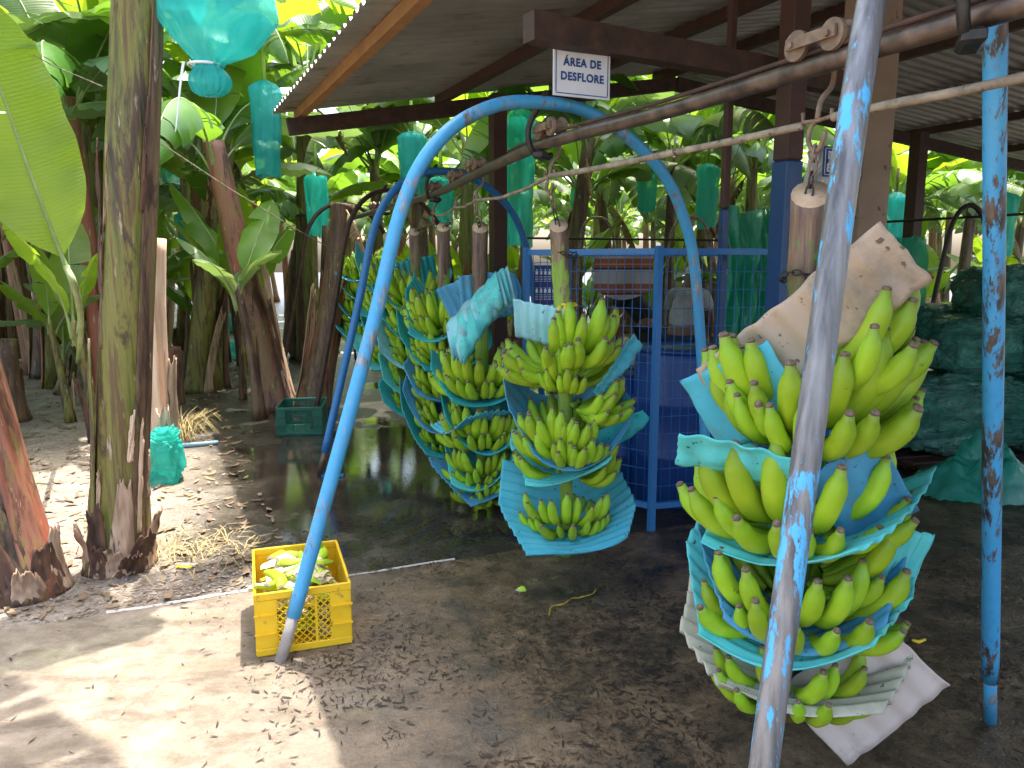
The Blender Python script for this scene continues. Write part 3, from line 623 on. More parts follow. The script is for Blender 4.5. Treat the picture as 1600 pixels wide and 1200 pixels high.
# ------------------------------------------------------------------ bananas
def finger_mesh(seed, e0, e1, fat=1.0, n=15, rings=16):
    r_ = random.Random(seed); pts = []; rad = []; x = z = 0.0; k = rings - 1; L_ = 0.2
    for i in range(rings):
        t = i / k; pts.append((x, 0.004 * math.sin(3 * t + seed), z))
        s = t * t * (3 - 2 * t); a = R(lerp(e0, e1, s)); x += math.cos(a) * L_ / k; z += math.sin(a) * L_ / k
        if t < .14: rr = lerp(.0090, .0125, t / .14)
        elif t < .36: rr = lerp(.0125, .0192, math.sin((t - .14) / .22 * PI / 2))
        elif t < .78: rr = .0192 + .0007 * math.sin((t - .36) * 7)
        elif t < .94: q = (t - .78) / .16; rr = lerp(.0193, .0098, q ** 1.8)
        else: rr = lerp(.0098, .0080, (t - .94) / .06)
        rad.append(rr * fat)
    ph = r_.uniform(0, 6)
    prof = lambda a, t: 1 + .058 * math.cos(5 * a + ph) * math.sin(PI * min(1, t * 1.1)) + .03 * math.cos(2 * a)
    mb = MB(); mb.tube(pts, rad, n, 0, True, prof, capmi=1)
    t0 = Vector(pts[-1]); dr = (Vector(pts[-1]) - Vector(pts[-2])).normalized()
    mb.tube([t0 - dr * .001, t0 + dr * .004, t0 + dr * .0065], [.0080 * fat, .0080 * fat, .0050 * fat], n, 1)
    return mb.mesh('banana', ['banana', 'banana_tip'])
FING = [[finger_mesh(i * 3 + j, e0, e1, fat) for j, (e0, e1, fat) in enumerate(v)] for i, v in enumerate((
    ((2, 70, 1.06), (8, 76, 1.0), (-2, 62, 1.08)),        # lower row: leaves the crown level, then curves up
    ((26, 82, 1.04), (34, 88, 1.06), (20, 76, 1.05)),       # upper row: steeper
    ((-18, 48, 1.05), (-24, 42, 1.0), (-12, 54, 1.06))))]   # drooping outer fingers
FINGLO = [[finger_mesh(50 + i * 3 + j, e0, e1, fat, 8, 9) for j, (e0, e1, fat) in enumerate(v)] for i, v in enumerate((
    ((2, 70, 1.08), (8, 76, 1.02)), ((26, 82, 1.06), (34, 88, 1.08)), ((-20, 50, 1.05), (-26, 44, 1.02))))]
def crown_mesh(seed, half):
    mb = MB(); n = 10; r0 = .036
    pts = [(r0 * math.cos(lerp(-half, half, i / n)) + .004, r0 * math.sin(lerp(-half, half, i / n)), .004 * nz(i * .7, seed)) for i in range(n + 1)]
    mb.tube(pts, [.013 + .006 * math.sin(PI * i / n) for i in range(n + 1)], 8); return mb.mesh('hand', 'rachis')
CROWN = [crown_mesh(i, R(h)) for i, h in enumerate((50, 65, 80))]
def hand(parent, z, az, n, size, spread, r_, lib=FING, rows=(0, 1), tiltx=0.0, off=(0, 0), rs=1.0):
    """a crown with two rows of fingers; az: the way it faces (0 = +x)"""
    h = obj('hand', CROWN[min(2, max(0, int((spread - 90) / 45)))], parent)
    h.matrix_basis = Matrix.Translation((off[0], off[1], z)) @ Matrix.Rotation(az, 4, 'Z') @ Matrix.Rotation(tiltx, 4, 'Y')
    for row in rows:
        m_ = n + 2 if row == 0 else max(3, n + 1)
        for i in range(m_):
            ph = R(lerp(-spread / 2, spread / 2, (i + (.5 if row == 1 else 0) * (m_ > 1)) / max(1, m_ - (0 if row == 1 else 1)))) + r_.gauss(0, .05)
            s = 1.27 * size / .2 * r_.uniform(.86, 1.08) * (1 - .14 * abs(ph) / R(spread / 2 + 1)) * (1.06 if row == 1 else .93)
            ms = lib[row]; me = ms[r_.randrange(len(ms))]
            base = Vector((.040 * math.cos(ph * .55), .062 * math.sin(ph * .75), .016 if row == 1 else -.008)) * rs
            mt = Matrix.Translation(base) @ Matrix.Rotation(ph * .92 + r_.gauss(0, .03), 4, 'Z') @ Matrix.Rotation(r_.gauss(0, .05) + (.0 if row else .05), 4, 'Y') @ Matrix.Rotation(r_.gauss(0, .07), 4, 'X') @ Matrix.Diagonal((s, s * r_.uniform(.95, 1.08), s, 1))
            obj('banana', me, h, mat=mt)
    return h
def bunch(p, ztop, zbot, hands, label, r0=.04, r1=.026, lean=(0, 0), lib=FING, seed=1, stem='rachis', group=None):
    """p: xy of the stem under its hook; hands: (z, az deg, n, size, spread, rows)"""
    r_ = random.Random(seed); e = empty('banana_bunch', (p[0], p[1], zbot)); tag(e, label, 'bananas', group)
    n = 22; pts = []; H = ztop - zbot
    for i in range(n):
        t = i / (n - 1); pts.append(Vector((lean[0] * t * t + .012 * nz(t * 3, seed), lean[1] * t * t + .012 * nz(t * 3, seed + 9), H * t)))
    rad = [lerp(r1, r0, (i / (n - 1)) ** .8) * (1 + .05 * nz(i * .8, seed)) for i in range(n)]
    rad[int(n * .82)] *= 1.07
    mb = MB(); mb.tube(pts, rad, 16, 0, True, None, capmi=1)
    aw = Vector((p[0], p[1], 0)).normalized()
    for j in range(len(mb.v) - 16, len(mb.v)):
        q = Vector(mb.v[j]); mb.v[j] = (q.x, q.y, q.z + (q - pts[-1]).dot(aw) * .75 - .012)
    mb.build('stem', [stem, 'pale_cut'], e)
    for hd in hands:
        z, az, nn, size, spread = hd[:5]; kw = hd[5] if len(hd) > 5 else {}
        t = (z - zbot) / H; c = pts[min(n - 1, max(0, int(t * (n - 1))))]
        hand(e, z - zbot, R(az), nn, size, spread, r_, lib, off=(c.x, c.y), **kw)
    return e, pts[-1] + Vector((p[0], p[1], zbot))
def facing(p): return math.degrees(math.atan2(-p[1], -p[0]))      # the azimuth that looks at the camera

# ------------------------------------------------------------------ foam sheets
def sheet(c, az, tilt, roll, w, h, col, label, cup=0.0, bow=0.0, amp=.007, pitch=.045, seed=0, corners=(0, 0, 0, 0), group=None, twist=0.0, skew=0.0, rag=.006):
    """corrugated foam sheet centred on c; az deg = way its face looks; tilt>0 leans its top edge outwards; cup curls the sides outwards"""
    nu, nv = 64, 14; r_ = random.Random(seed)
    def fn(u, v):
        a, b_ = (u - .5) * w, (v - .5) * h
        eu = rag * nz(v * 5, seed); ev = rag * nz(u * 8, seed + 5)
        a += eu * (1 if u > .9 else -1 if u < .1 else 0); b_ += ev * (1 if v > .9 else -1 if v < .1 else 0)
        cc = [corners[0] * (1 - u) * (1 - v), corners[1] * u * (1 - v), corners[2] * u * v, corners[3] * (1 - u) * v]   # pull corners in
        k = sum(x * (abs(u - .5) + abs(v - .5)) ** 2 for x in cc); a *= 1 - k; b_ *= 1 - k
        a += skew * b_
        o = amp * math.sin(2 * PI * (u * w) / pitch) * (.65 + .35 * nz(u * 6, v * 2, seed)) * (1 + .35 * v)
        if abs(cup) > 1e-4: aa = a * cup; x = math.sin(aa) / cup; o2 = (1 - math.cos(aa)) / cup
        else: x, o2 = a, 0
        if abs(bow) > 1e-4: bb = b_ * bow; y = math.sin(bb) / bow; o3 = (1 - math.cos(bb)) / bow
        else: y, o3 = b_, 0
        return (o + o2 + o3 + .014 * nz(u * 2.5, v * 2.5, seed + .5) + twist * a * b_ * 10, x, y)
    mb = MB(); mb.grid(fn, nu, nv)
    o = mb.build('foam_sheet', col)
    o.matrix_basis = Matrix.Translation(c) @ Matrix.Rotation(R(az), 4, 'Z') @ Matrix.Rotation(R(tilt), 4, 'Y') @ Matrix.Rotation(R(roll), 4, 'X')
    solid(o, .0045); tag(o, label, 'foam sheet', group); return o
def tray(c, az, R0, rot, A, B, C, col, label, amp=.008, pitch=.055, seed=0, group=None, side=1.0, p=1.35, front=.62):
    """square foam sheet pushed up under a hand: a shallow bowl round the stem, low towards az (deg), A/B/C = rise in front / extra rise behind / at the sides"""
    n = 46; r_ = random.Random(seed); cr, sr = math.cos(R(rot)), math.sin(R(rot))
    cut = [r_.uniform(.86, 1.02) for _ in range(4)]
    def fn(u, v):
        x, y = (u - .5) * 2, (v - .5) * 2
        k = cut[(u > .5) * 2 + (v > .5)]; f = 1 - (1 - k) * (abs(x) * abs(y)) ** .7
        x *= f * (1 + .03 * nz(v * 4, seed)); y *= f * (1 + .03 * nz(u * 4, seed + 3))
        px_, py_ = (x * cr - y * sr) * R0, (x * sr + y * cr) * R0 * side       # px_: towards az (front)
        if px_ > 0: py_ *= 1 - .38 * min(1, px_ / R0); px_ *= front
        r = math.hypot(px_, py_); ph = math.atan2(py_, px_); q = r / R0
        h = A + B * (1 - math.cos(ph)) / 2 + C * math.sin(ph) ** 2
        wob = amp * math.sin(2 * PI * (x * R0) / pitch + .6 * nz(y * 2, seed)) * (.35 + .75 * min(1.2, q))
        z = h * q ** p + wob + .018 * nz(px_ * 5, py_ * 5, seed) * q
        k2 = 1 - .22 * max(0, h) / .3 * q                              # steep walls pull inwards
        return (px_ * k2, py_ * k2, z)
    mb = MB(); mb.grid(fn, n, n)
    o = mb.build('foam_sheet', col); o.matrix_basis = Matrix.Translation(c) @ Matrix.Rotation(R(az), 4, 'Z')
    solid(o, .004); tag(o, label, 'foam sheet', group); return o
def px_w(px, py, D): return W(px, py, D)
# --- the largest bunch
b1x = W(1243, 900, 2.15).x; b1 = (b1x, 2.15); t1 = W(1268, 296, 2.15); f1 = facing(b1)
e1, top1 = bunch(b1, t1.z, W(1245, 1120, 2.15).z, [
    (1.235, -28, 4, .262, 100, dict(rs=1.8)), (1.07, -66, 6, .262, 140, dict(rs=1.8)), (1.12, -150, 2, .245, 45, dict(rs=1.8)), (1.08, 165, 4, .235, 110, dict(rs=1.8)), (1.1, 60, 4, .23, 120, dict(rs=1.6)),
    (.79, -148, 6, .252, 140, dict(rs=1.9)), (.80, -12, 5, .225, 105, dict(rs=1.9)), (.78, 80, 4, .2, 120, dict(rs=1.6)),
    (.515, -108, 7, .222, 165, dict(rs=2.0)), (.62, -12, 4, .205, 90, dict(rs=1.9)), (.55, 100, 4, .18, 140, dict(rs=1.6)),
    (.285, -105, 7, .172, 165, dict(rs=1.9)), (.30, 75, 4, .15, 150, dict(rs=1.5))],
    'large green banana bunch behind the worn arch, its thick cut stem chained', .052, .034, (t1.x - b1x, 0), FING, 11, 'rachis_brown')
mb = MB(); c0 = W(1253, 432, 2.15)
o = empty('stem_chain', c0); tag(o, 'dark chain looped around the thick stem of the largest bunch', 'chain')
for i in range(20):
    a = 2 * PI * i / 20; q = Vector((.056 * math.cos(a), .056 * math.sin(a), .012 * math.sin(a * 2))); tg = Vector((-math.sin(a), math.cos(a), 0)); sdv = Vector((0, 0, 1)) if i % 2 else Vector((math.cos(a), math.sin(a), 0))
    mb = MB(); mb.tube([q + tg * (.0125 * math.sin(z)) + sdv * (.007 * math.cos(z)) for z in [2 * PI * k / 8 for k in range(8)]], .0026, 5, closed=True); mb.build('link', 'black_iron', o)
chain(hooks[0] + Vector((0, 0, .012)), top1 + Vector((-.01, 0, -.06)), 5, 'rusty chain from the hook to the cut stem of the largest bunch')
S = 'of the largest bunch'
sheet(W(1252, 520, 2.02), f1 + 4, 12, 42, .63, .20, 'foam_beige', 'dirty beige foam sheet draped across the top ' + S, cup=-.6, amp=.007, pitch=.075, seed=1, corners=(.12, .0, .0, .1), rag=.008)
sheet(W(1160, 625, 2.08), f1 - 22, 18, 28, .32, .24, 'foam_cyan', 'light blue foam sheet under the dirty beige one ' + S, cup=-.8, amp=.004, pitch=.09, seed=2)
sheet(W(1165, 722, 1.98), f1 - 8, 32, -13, .36, .125, 'foam_aqua', 'narrow aqua foam strip below the light blue sheet ' + S, cup=1.2, amp=.006, pitch=.08, seed=3)
sheet(W(1350, 775, 2.0), f1 + 30, 14, 38, .22, .32, 'foam_blue', 'deep blue foam sheet on the side towards the bales ' + S, cup=-1.2, amp=.006, pitch=.1, seed=4)
tray((b1[0], 2.15, .50), f1 + 2, .355, 4, .01, .19, .15, 'foam_blue', 'wide blue foam tray holding the lower hand ' + S, .008, .062, 5)
tray((b1[0] - .02, 2.14, .455), f1 - 16, .385, 10, .01, .16, .12, 'foam_aqua', 'bright aqua foam tray just outside the wide blue one ' + S, .007, .07, 6)
sheet(W(1393, 905, 2.04), f1 + 32, 8, -16, .15, .31, 'foam_aqua', 'ridged aqua foam strip at the side of the blue cup ' + S, cup=.6, amp=.008, pitch=.04, seed=7)
tray((b1[0] - .03, 2.13, .745), f1 - 38, .345, 18, -.01, .14, .08, 'foam_aqua', 'aqua foam tray with black flecks under the hand facing the trunks ' + S, .005, .08, 8)
tray((b1[0], 2.16, .315), f1 + 2, .36, 4, .02, .08, .05, 'foam_cream', 'stained cream foam tray with wavy rim round the lowest hand ' + S, .013, .075, 9)
sheet(W(1345, 1075, 2.06), f1 + 14, -4, 45, .38, .31, 'foam_pink', 'pinkish white foam sheet hanging by its corner below the lowest hand ' + S, cup=-.4, amp=.005, pitch=.075, seed=10, corners=(.0, .0, .3, .1))
# --- the bunch with the yellow ribbon
b2x = W(886, 700, 3.52).x; b2 = (b2x, 3.52); t2 = W(873, 348, 3.52); f2 = facing(b2); z2 = lambda y: W(886, y, 3.52).z
e2, top2 = bunch(b2, t2.z, z2(868), [
    (z2(575), 178, 6, .235, 90, dict(rows=(2, 0), rs=1.7)), (z2(560), -62, 7, .23, 110, dict(rs=1.6)), (z2(632), -12, 7, .225, 100, dict(rows=(2, 0), rs=1.7)), (z2(600), -100, 4, .17, 60, dict(rs=1.5)), (z2(600), 80, 7, .21, 150, dict(rs=1.6)),
    (z2(705), -128, 6, .205, 85, dict(rs=1.8)), (z2(708), -62, 6, .20, 85, dict(rs=1.8)), (z2(740), 0, 6, .19, 100, dict(rs=1.7)), (z2(735), 172, 5, .19, 80, dict(rs=1.7)), (z2(700), 90, 6, .19, 130, dict(rs=1.5)),
    (z2(818), f2, 8, .165, 165, dict(rs=1.7)), (z2(840), f2 + 60, 2, .12, 40), (z2(835), 40, 5, .14, 120)],
    'green banana bunch with a yellow ribbon tied round its stem', .042, .026, (t2.x - b2x, 0), FING, 22, 'rachis')
c = W(886, 476, 3.52); mb = MB(); mb.tube([(.0435 * math.cos(a), .0435 * math.sin(a), .004 * math.sin(2 * a)) for a in [2 * PI * k / 16 for k in range(16)]], .006, 6, closed=True)
rb = mb.build('yellow_ribbon', 'yellow_ribbon', None, True, c); tag(rb, 'yellow plastic ribbon knotted round a green bunch stem', 'ribbon')
for dx, ln in ((-.035, .10), (-.012, .14)):
    mb = MB(); mb.grid(lambda u, v: (dx * (1 + v * .8) + .014 * (u - .5), -.05 - .01 * math.sin(v * 4), -ln * v), 2, 6); solid(mb.build('ribbon_tail', 'yellow_ribbon', rb), .001)
chain(hooks[1] + Vector((0, 0, .012)), top2 + Vector((.03, -.0, -.14)), 7, 'dark chain from the hook to the stem with the yellow ribbon')
o = empty('stem_chain', W(885, 398, 3.52)); tag(o, 'dark chain looped around the stem above the yellow ribbon', 'chain')
for i in range(16):
    a = 2 * PI * i / 16; q = Vector((.047 * math.cos(a), .047 * math.sin(a), .01 * math.sin(a * 2))); tg = Vector((-math.sin(a), math.cos(a), 0)); sdv = Vector((0, 0, 1)) if i % 2 else Vector((math.cos(a), math.sin(a), 0))
    mb = MB(); mb.tube([q + tg * (.0125 * math.sin(z)) + sdv * (.007 * math.cos(z)) for z in [2 * PI * k / 8 for k in range(8)]], .0026, 5, closed=True); mb.build('link', 'black_iron', o)
S = 'of the yellow ribbon bunch'
sheet(W(850, 508, 3.55), f2 - 26, 20, -10, .32, .20, 'foam_pale', 'pale blue foam sheet behind the stem at the top ' + S, cup=-.6, amp=.006, pitch=.05, seed=21)
tray((b2[0], 3.52, z2(715)), f2 + 6, .36, 12, .0, .24, .16, 'foam_blue', 'dull blue foam tray round the middle hands ' + S, .006, .09, 22)
sheet(W(972, 672, 3.42), f2 + 22, 20, 28, .30, .13, 'foam_teal', 'dark teal foam flap pointing past the middle hands ' + S, cup=.8, amp=.004, pitch=.08, seed=23, corners=(0, .5, .2, 0))
sheet(W(965, 575, 3.50), f2 + 40, 6, 48, .34, .09, 'foam_cyan', 'narrow cyan foam strip between the upper hands ' + S, cup=.4, amp=.005, pitch=.05, seed=24)
tray((b2[0], 3.50, z2(826)), f2, .345, 12, -.03, .27, .02, 'foam_cyan', 'large cyan foam tray behind the lowest hand ' + S, .010, .055, 25, None, 1.05, 1.2, .78)
tray((b2[0] - .04, 3.50, z2(738)), f2 - 30, .27, 30, -.03, .10, .08, 'foam_aqua', 'aqua foam tray under the fingers facing the trunks ' + S, .006, .05, 26)
# --- the bunch before the dark blue arch
b3x = W(752, 600, 4.72).x; b3 = (b3x, 4.72); f3 = facing(b3); z3 = lambda y: W(752, y, 4.72).z
e3, top3 = bunch(b3, z3(352), z3(790), [
    (z3(608), f3 - 5, 10, .225, 175, dict(rs=1.9)), (z3(600), f3 - 110, 6, .2, 100, dict(rs=1.7)), (z3(590), f3 + 90, 6, .2, 110, dict(rs=1.5)),
    (z3(688), f3 - 12, 8, .20, 150, dict(rs=1.8)), (z3(672), f3 - 95, 6, .19, 100, dict(rs=1.7)), (z3(690), f3 + 80, 6, .19, 120, dict(rs=1.6)),
    (z3(742), f3 - 20, 8, .165, 150, dict(rs=1.8)), (z3(775), f3 - 10, 6, .14, 140, dict(rs=1.6)), (z3(735), f3 + 80, 5, .15, 120)],
    'green banana bunch topped by a rolled aqua sheet before the dark blue arch', .048, .03, (.0, .0), FING, 33, 'rachis')
chain(hooks[2] + Vector((0, 0, .012)), top3 + Vector((0, 0, -.03)), 5, 'dark chain above the bunch with the rolled aqua sheet')
S = 'of the bunch before the dark arch'
sheet(W(770, 462, 4.74), f3 + 12, 8, 8, .40, .30, 'foam_blue', 'bright blue foam sheet standing at the top ' + S, cup=-.9, amp=.008, pitch=.05, seed=31, corners=(0, .2, .25, 0))
sheet(W(718, 470, 4.78), f3 - 15, 14, 22, .22, .24, 'foam_blue', 'smaller blue foam sheet leaning at the top ' + S, cup=-.4, amp=.006, pitch=.05, seed=32)
rl = empty('rolled_foam_sheet', W(752, 480, 4.55)); tag(rl, 'pale aqua foam sheets folded over the top ' + S, 'foam sheet')
for i in range(4):
    mb = MB(); k = i * .022
    mb.grid(lambda u, v: ((u - .5) * (.36 - k * 2) - .04 * i * 0 + .05 * (v - .5), -.05 - .12 * math.sin(v * 2.2) - k * .9 + .012 * math.sin(u * 22 + i), .09 - .20 * v * (1 - k) - .10 * (u - .5) ** 2 + (u - .5) * .34 - k * .4 + .010 * math.sin(u * 26 + i * 2)), 40, 8)
    solid(mb.build('folded_layer', 'foam_aqua' if i % 2 else 'foam_pale', rl), .004)
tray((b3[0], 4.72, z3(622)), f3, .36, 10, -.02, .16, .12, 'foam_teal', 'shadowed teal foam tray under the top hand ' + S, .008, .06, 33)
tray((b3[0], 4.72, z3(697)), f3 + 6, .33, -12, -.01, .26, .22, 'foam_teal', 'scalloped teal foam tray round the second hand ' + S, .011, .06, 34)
tray((b3[0], 4.72, z3(752)), f3 - 16, .32, 15, -.02, .22, .2, 'foam_aqua', 'aqua foam tray round the lower hands ' + S, .009, .05, 35)
tray((b3[0], 4.72, z3(766)), f3 - 6, .31, 38, -.02, .10, .1, 'foam_blue', 'blue foam tray just below the aqua one ' + S, .006, .05, 36)
tray((b3[0] - .05, 4.74, z3(670)), f3 - 80, .34, 22, -.02, .14, .10, 'foam_cyan', 'cyan foam tray on the side towards the trunks ' + S, .008, .05, 37)
# --- the bunches beyond, towards the plantation
FAR = [(696, 5.35, 420, 'green banana bunch just past the dark blue arch'), (652, 6.15, 330, 'green banana bunch with a teal foam cone at its stem'), (612, 7.1, 330, 'green banana bunch past the unpainted arch'), (572, 8.1, 330, 'last green banana bunch on the rail, deepest in the plantation')]
for bi, (px, D, ty, lab) in enumerate(FAR):
    r_ = random.Random(90 + bi); bx = W(px, 600, D).x; ff = facing((bx, D)); zs = [1.08, .86, .64, .42, .26]; hs = []
    zoff = (-.0, -.12, -.22, -.32)[bi]; zs = zs[:(5, 5, 4, 4)[bi]]
    for i, z in enumerate(zs):
        sz = lerp(.215, .14, i / 4)
        hs += [(z - zoff, ff + r_.uniform(-35, 10), 8 - i // 2, sz, 150, dict(rs=1.8)), (z - zoff + .05, ff - 100 + r_.uniform(-20, 20), 6, sz, 110, dict(rs=1.7))]
        if i % 2 == 0: hs.append((z - zoff + .03, ff + 80, 5, sz, 110, dict(rs=1.5)))
    e, tp = bunch((bx, D), 1.80, zs[-1] - zoff - .12, hs, lab, .045, .028, (0, 0), FINGLO, 40 + bi, 'rachis_brown' if bi % 2 else 'rachis')
    chain(hooks[3 + bi] + Vector((0, 0, .012)), tp + Vector((0, 0, -.02)), 4, 'dark chain of the ' + lab.replace('green banana bunch', 'bunch'))
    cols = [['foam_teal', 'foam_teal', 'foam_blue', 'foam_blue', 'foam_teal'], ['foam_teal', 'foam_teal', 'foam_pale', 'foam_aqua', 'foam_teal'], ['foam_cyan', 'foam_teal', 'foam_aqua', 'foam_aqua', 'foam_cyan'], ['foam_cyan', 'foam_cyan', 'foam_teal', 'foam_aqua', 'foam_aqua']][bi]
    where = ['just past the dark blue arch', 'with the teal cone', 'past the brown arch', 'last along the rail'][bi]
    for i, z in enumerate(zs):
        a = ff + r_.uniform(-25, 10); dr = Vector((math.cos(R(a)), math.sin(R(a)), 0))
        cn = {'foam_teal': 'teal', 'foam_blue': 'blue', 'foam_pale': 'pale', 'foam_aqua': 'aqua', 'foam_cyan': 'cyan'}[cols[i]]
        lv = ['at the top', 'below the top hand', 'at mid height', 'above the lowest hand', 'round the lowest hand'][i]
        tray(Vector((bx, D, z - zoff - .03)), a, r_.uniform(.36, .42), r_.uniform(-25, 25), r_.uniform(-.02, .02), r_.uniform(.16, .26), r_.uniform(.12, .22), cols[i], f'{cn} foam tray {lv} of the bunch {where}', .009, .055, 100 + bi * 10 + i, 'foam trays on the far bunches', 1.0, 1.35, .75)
# the tall teal cones round the far stems
sheet(W(655, 440, 6.6), f3 + 10, 14, 12, .34, .40, 'foam_teal', 'tall teal foam cone standing round a far green stem', cup=-1.2, amp=.009, pitch=.05, seed=61)
sheet(W(688, 490, 5.62), f3 - 10, 16, 22, .30, .38, 'foam_teal', 'upright teal foam sheet leaning between two bunches past the dark blue arch', cup=.8, amp=.010, pitch=.055, seed=62, corners=(0, 0, .2, .3))


# ------------------------------------------------------------------ banana plants
def leaf_mesh(seed, Ln, Wd, e0, e1, mat, tears=6, pet=.16, fold=20, nT=26, dead=False):
    """arching banana leaf: petiole, midrib and a blade torn between its side veins; grows from the origin along +x / up"""
    r_ = random.Random(seed); n = nT; P = []; x = z = y = 0.0; sway = r_.uniform(-.5, .5)
    for i in range(n + 1):
        t = i / n; P.append(Vector((x, y, z))); a = R(lerp(e0, e1, t ** 1.25)); s = Ln / n
        x += math.cos(a) * s; z += math.sin(a) * s; y += sway * t * s * .5
    T = [(P[min(n, i + 1)] - P[max(0, i - 1)]).normalized() for i in range(n + 1)]
    def at(t):
        q = min(n - 1e-6, max(0, t * n)); i = int(q); f = q - i; return P[i].lerp(P[i + 1], f), T[i].lerp(T[min(n, i + 1)], f).normalized()
    def hw(t):
        q = (t - pet) / (1 - pet)
        if q <= 0: return .012
        return Wd / 2 * max(.03, (1 - math.exp(-q * 9)) * (1 - max(0, (q - .55) / .45) ** 2.2) ** .8)
    mb = MB()
    mb.tube(P, [lerp(.024, .011, min(1, i / n / pet)) if i / n < pet else lerp(.011, .002, (i / n - pet) / (1 - pet)) for i in range(n + 1)], 6, 1)
    nc = 4
    for sd_ in (-1, 1):
        cuts = sorted([pet] + [r_.uniform(pet + .06, .96) for _ in range(r_.randint(max(0, tears - 3), tears + 2))] + [1.0])
        droop0 = R(fold)
        for a, b_ in zip(cuts, cuts[1:]):
            if b_ - a < .012: continue
            k = max(2, int((b_ - a) * n * 1.1)); g = .004 if a > pet + .01 else 0
            dr = r_.gauss(0, .16) + (r_.uniform(0, .35) if tears > 8 else 0); vs_ = []; uvs = []; tw = r_.gauss(0, .05)
            for i in range(k + 1):
                t = lerp(a + g, b_ - g * .5, i / k); c0, tg = at(t); side = Vector((0, 0, 1)).cross(tg)
                if side.length < .05: side = Vector((0, 1, 0))
                side.normalize(); side *= sd_; nr = tg.cross(side) * sd_
                w = hw(t); ang0 = lerp(.45, -.25, min(1, (t - pet) / .5)) ; p = c0.copy()
                for c in range(nc + 1):
                    f = c / nc
                    ang = ang0 - droop0 * f * 1.6 - dr * f + .10 * math.sin(t * 37 + seed + sd_) * f + .05 * math.sin(t * 90 + seed)
                    if c > 0: p = p + (side * math.cos(ang) + nr * math.sin(ang)) * (w / nc) + tg * (w * .13 / nc) + tg * tw * w * f
                    vs_.append(p.copy()); uvs.append((sd_ * f, t))
            fs = []
            for i in range(k):
                for c in range(nc):
                    q = (i * (nc + 1) + c, (i + 1) * (nc + 1) + c, (i + 1) * (nc + 1) + c + 1, i * (nc + 1) + c + 1)
                    fs.append(q if sd_ < 0 else q[::-1])
            mb.add(vs_, fs, 0, uvs)
    return mb.mesh('leaf', [mat, 'petiole' if not dead else 'fibre'])
LEAF = [leaf_mesh(200 + i, r_l, wd, e0, e1, mt, tears, .15, fold) for i, (r_l, wd, e0, e1, mt, tears, fold) in enumerate((
    (2.2, .62, 72, -28, 'leaf_green', 4, 14), (2.3, .66, 66, -55, 'leaf_green', 8, 22), (2.1, .60, 58, -70, 'leaf_green', 11, 30), (2.3, .64, 80, 5, 'leaf_green', 3, 12),
    (2.0, .58, 62, -45, 'leaf_pale', 6, 18), (2.2, .62, 50, -62, 'leaf_pale', 10, 26), (2.2, .60, 76, 20, 'leaf_light', 2, 10), (1.9, .56, 68, -20, 'leaf_light', 5, 16),
    (2.1, .60, 45, -80, 'leaf_pale', 9, 30), (2.2, .62, 70, -35, 'leaf_light', 9, 20)))]
SMALL = [leaf_mesh(300 + i, r_l, wd, e0, e1, mt, tears, .2, fold, 18) for i, (r_l, wd, e0, e1, mt, tears, fold) in enumerate((
    (1.1, .30, 78, 30, 'leaf_light', 1, 8), (1.0, .26, 74, 10, 'leaf_green', 1, 12), (1.2, .32, 82, 48, 'leaf_light', 0, 6), (.9, .24, 66, -15, 'leaf_pale', 2, 14)))]
DEAD = [leaf_mesh(350 + i, 1.5, .34, -30, -88, 'leaf_dry', 12, .1, 60, 14, True) for i in range(3)]

def trunk_mesh(seed, H, r0, r1, lean, mat, nseg=10, nr=14, flare=1.35, cut=False, fine=False):
    r_ = random.Random(seed); pts = []; rad = []
    bx, by = r_.uniform(-.05, .05), r_.uniform(-.05, .05)
    for i in range(nr):
        t = i / (nr - 1); pts.append(Vector((lean[0] * t + bx * math.sin(t * 3), lean[1] * t + by * math.sin(t * 3), H * t)))
        fl = 1 + (flare - 1) * math.exp(-t * H / .22); rad.append(lerp(r0, r1, t) * fl * (1 + (.05 if fine else .03) * nz(t * H * 2.2, seed)))
    ph = r_.uniform(0, 6); k = r_.choice((2, 3))
    def prof(a, t):
        s = ((a * k / (2 * PI) + ph + t * .35) % 1.0); v = 1 + .07 * s - .035
        if fine: v += .035 * nz(math.cos(a) * 3, math.sin(a) * 3, t * H * 1.2 + seed) + .02 * nz(math.cos(a) * 9, math.sin(a) * 9, t * H * .8)
        return v
    mb = MB(); mb.tube(pts, rad, nseg, 0, True, prof, capmi=1); return mb.mesh('trunk', [mat, 'pale_cut']), pts
def sheath(parent, seed, z0, z1, th, half, r, peel, mat, lean=(0, 0), H=3.0, rag=.05, curl=0.0):
    """a leaf base that has come away from the trunk: a curved shell, torn along its top"""
    r_ = random.Random(seed); mb = MB(); z0_ = z0
    def fn(u, v):
        a = th + (u - .5) * 2 * half * lerp(1, .45, v ** 1.5); top = z1 * (1 + .22 * nz(u * 2.2, seed * 1.7)) + rag * nz(u * 6, seed) + rag * .8 * nz(u * 17, seed)
        z = lerp(z0, top, v); rr = r * (1 + .32 * math.exp(-z / .22)) + .012 + peel * v ** 2.2 + .012 * nz(u * 4, v * 5, seed) + curl * max(0, v - .85) * 4
        return (math.cos(a) * rr + lean[0] * z / H, math.sin(a) * rr + lean[1] * z / H, z)
    mb.grid(fn, 12, 16); o = mb.build('leaf_sheath', mat, parent); solid(o, .008); return o
ft = 0
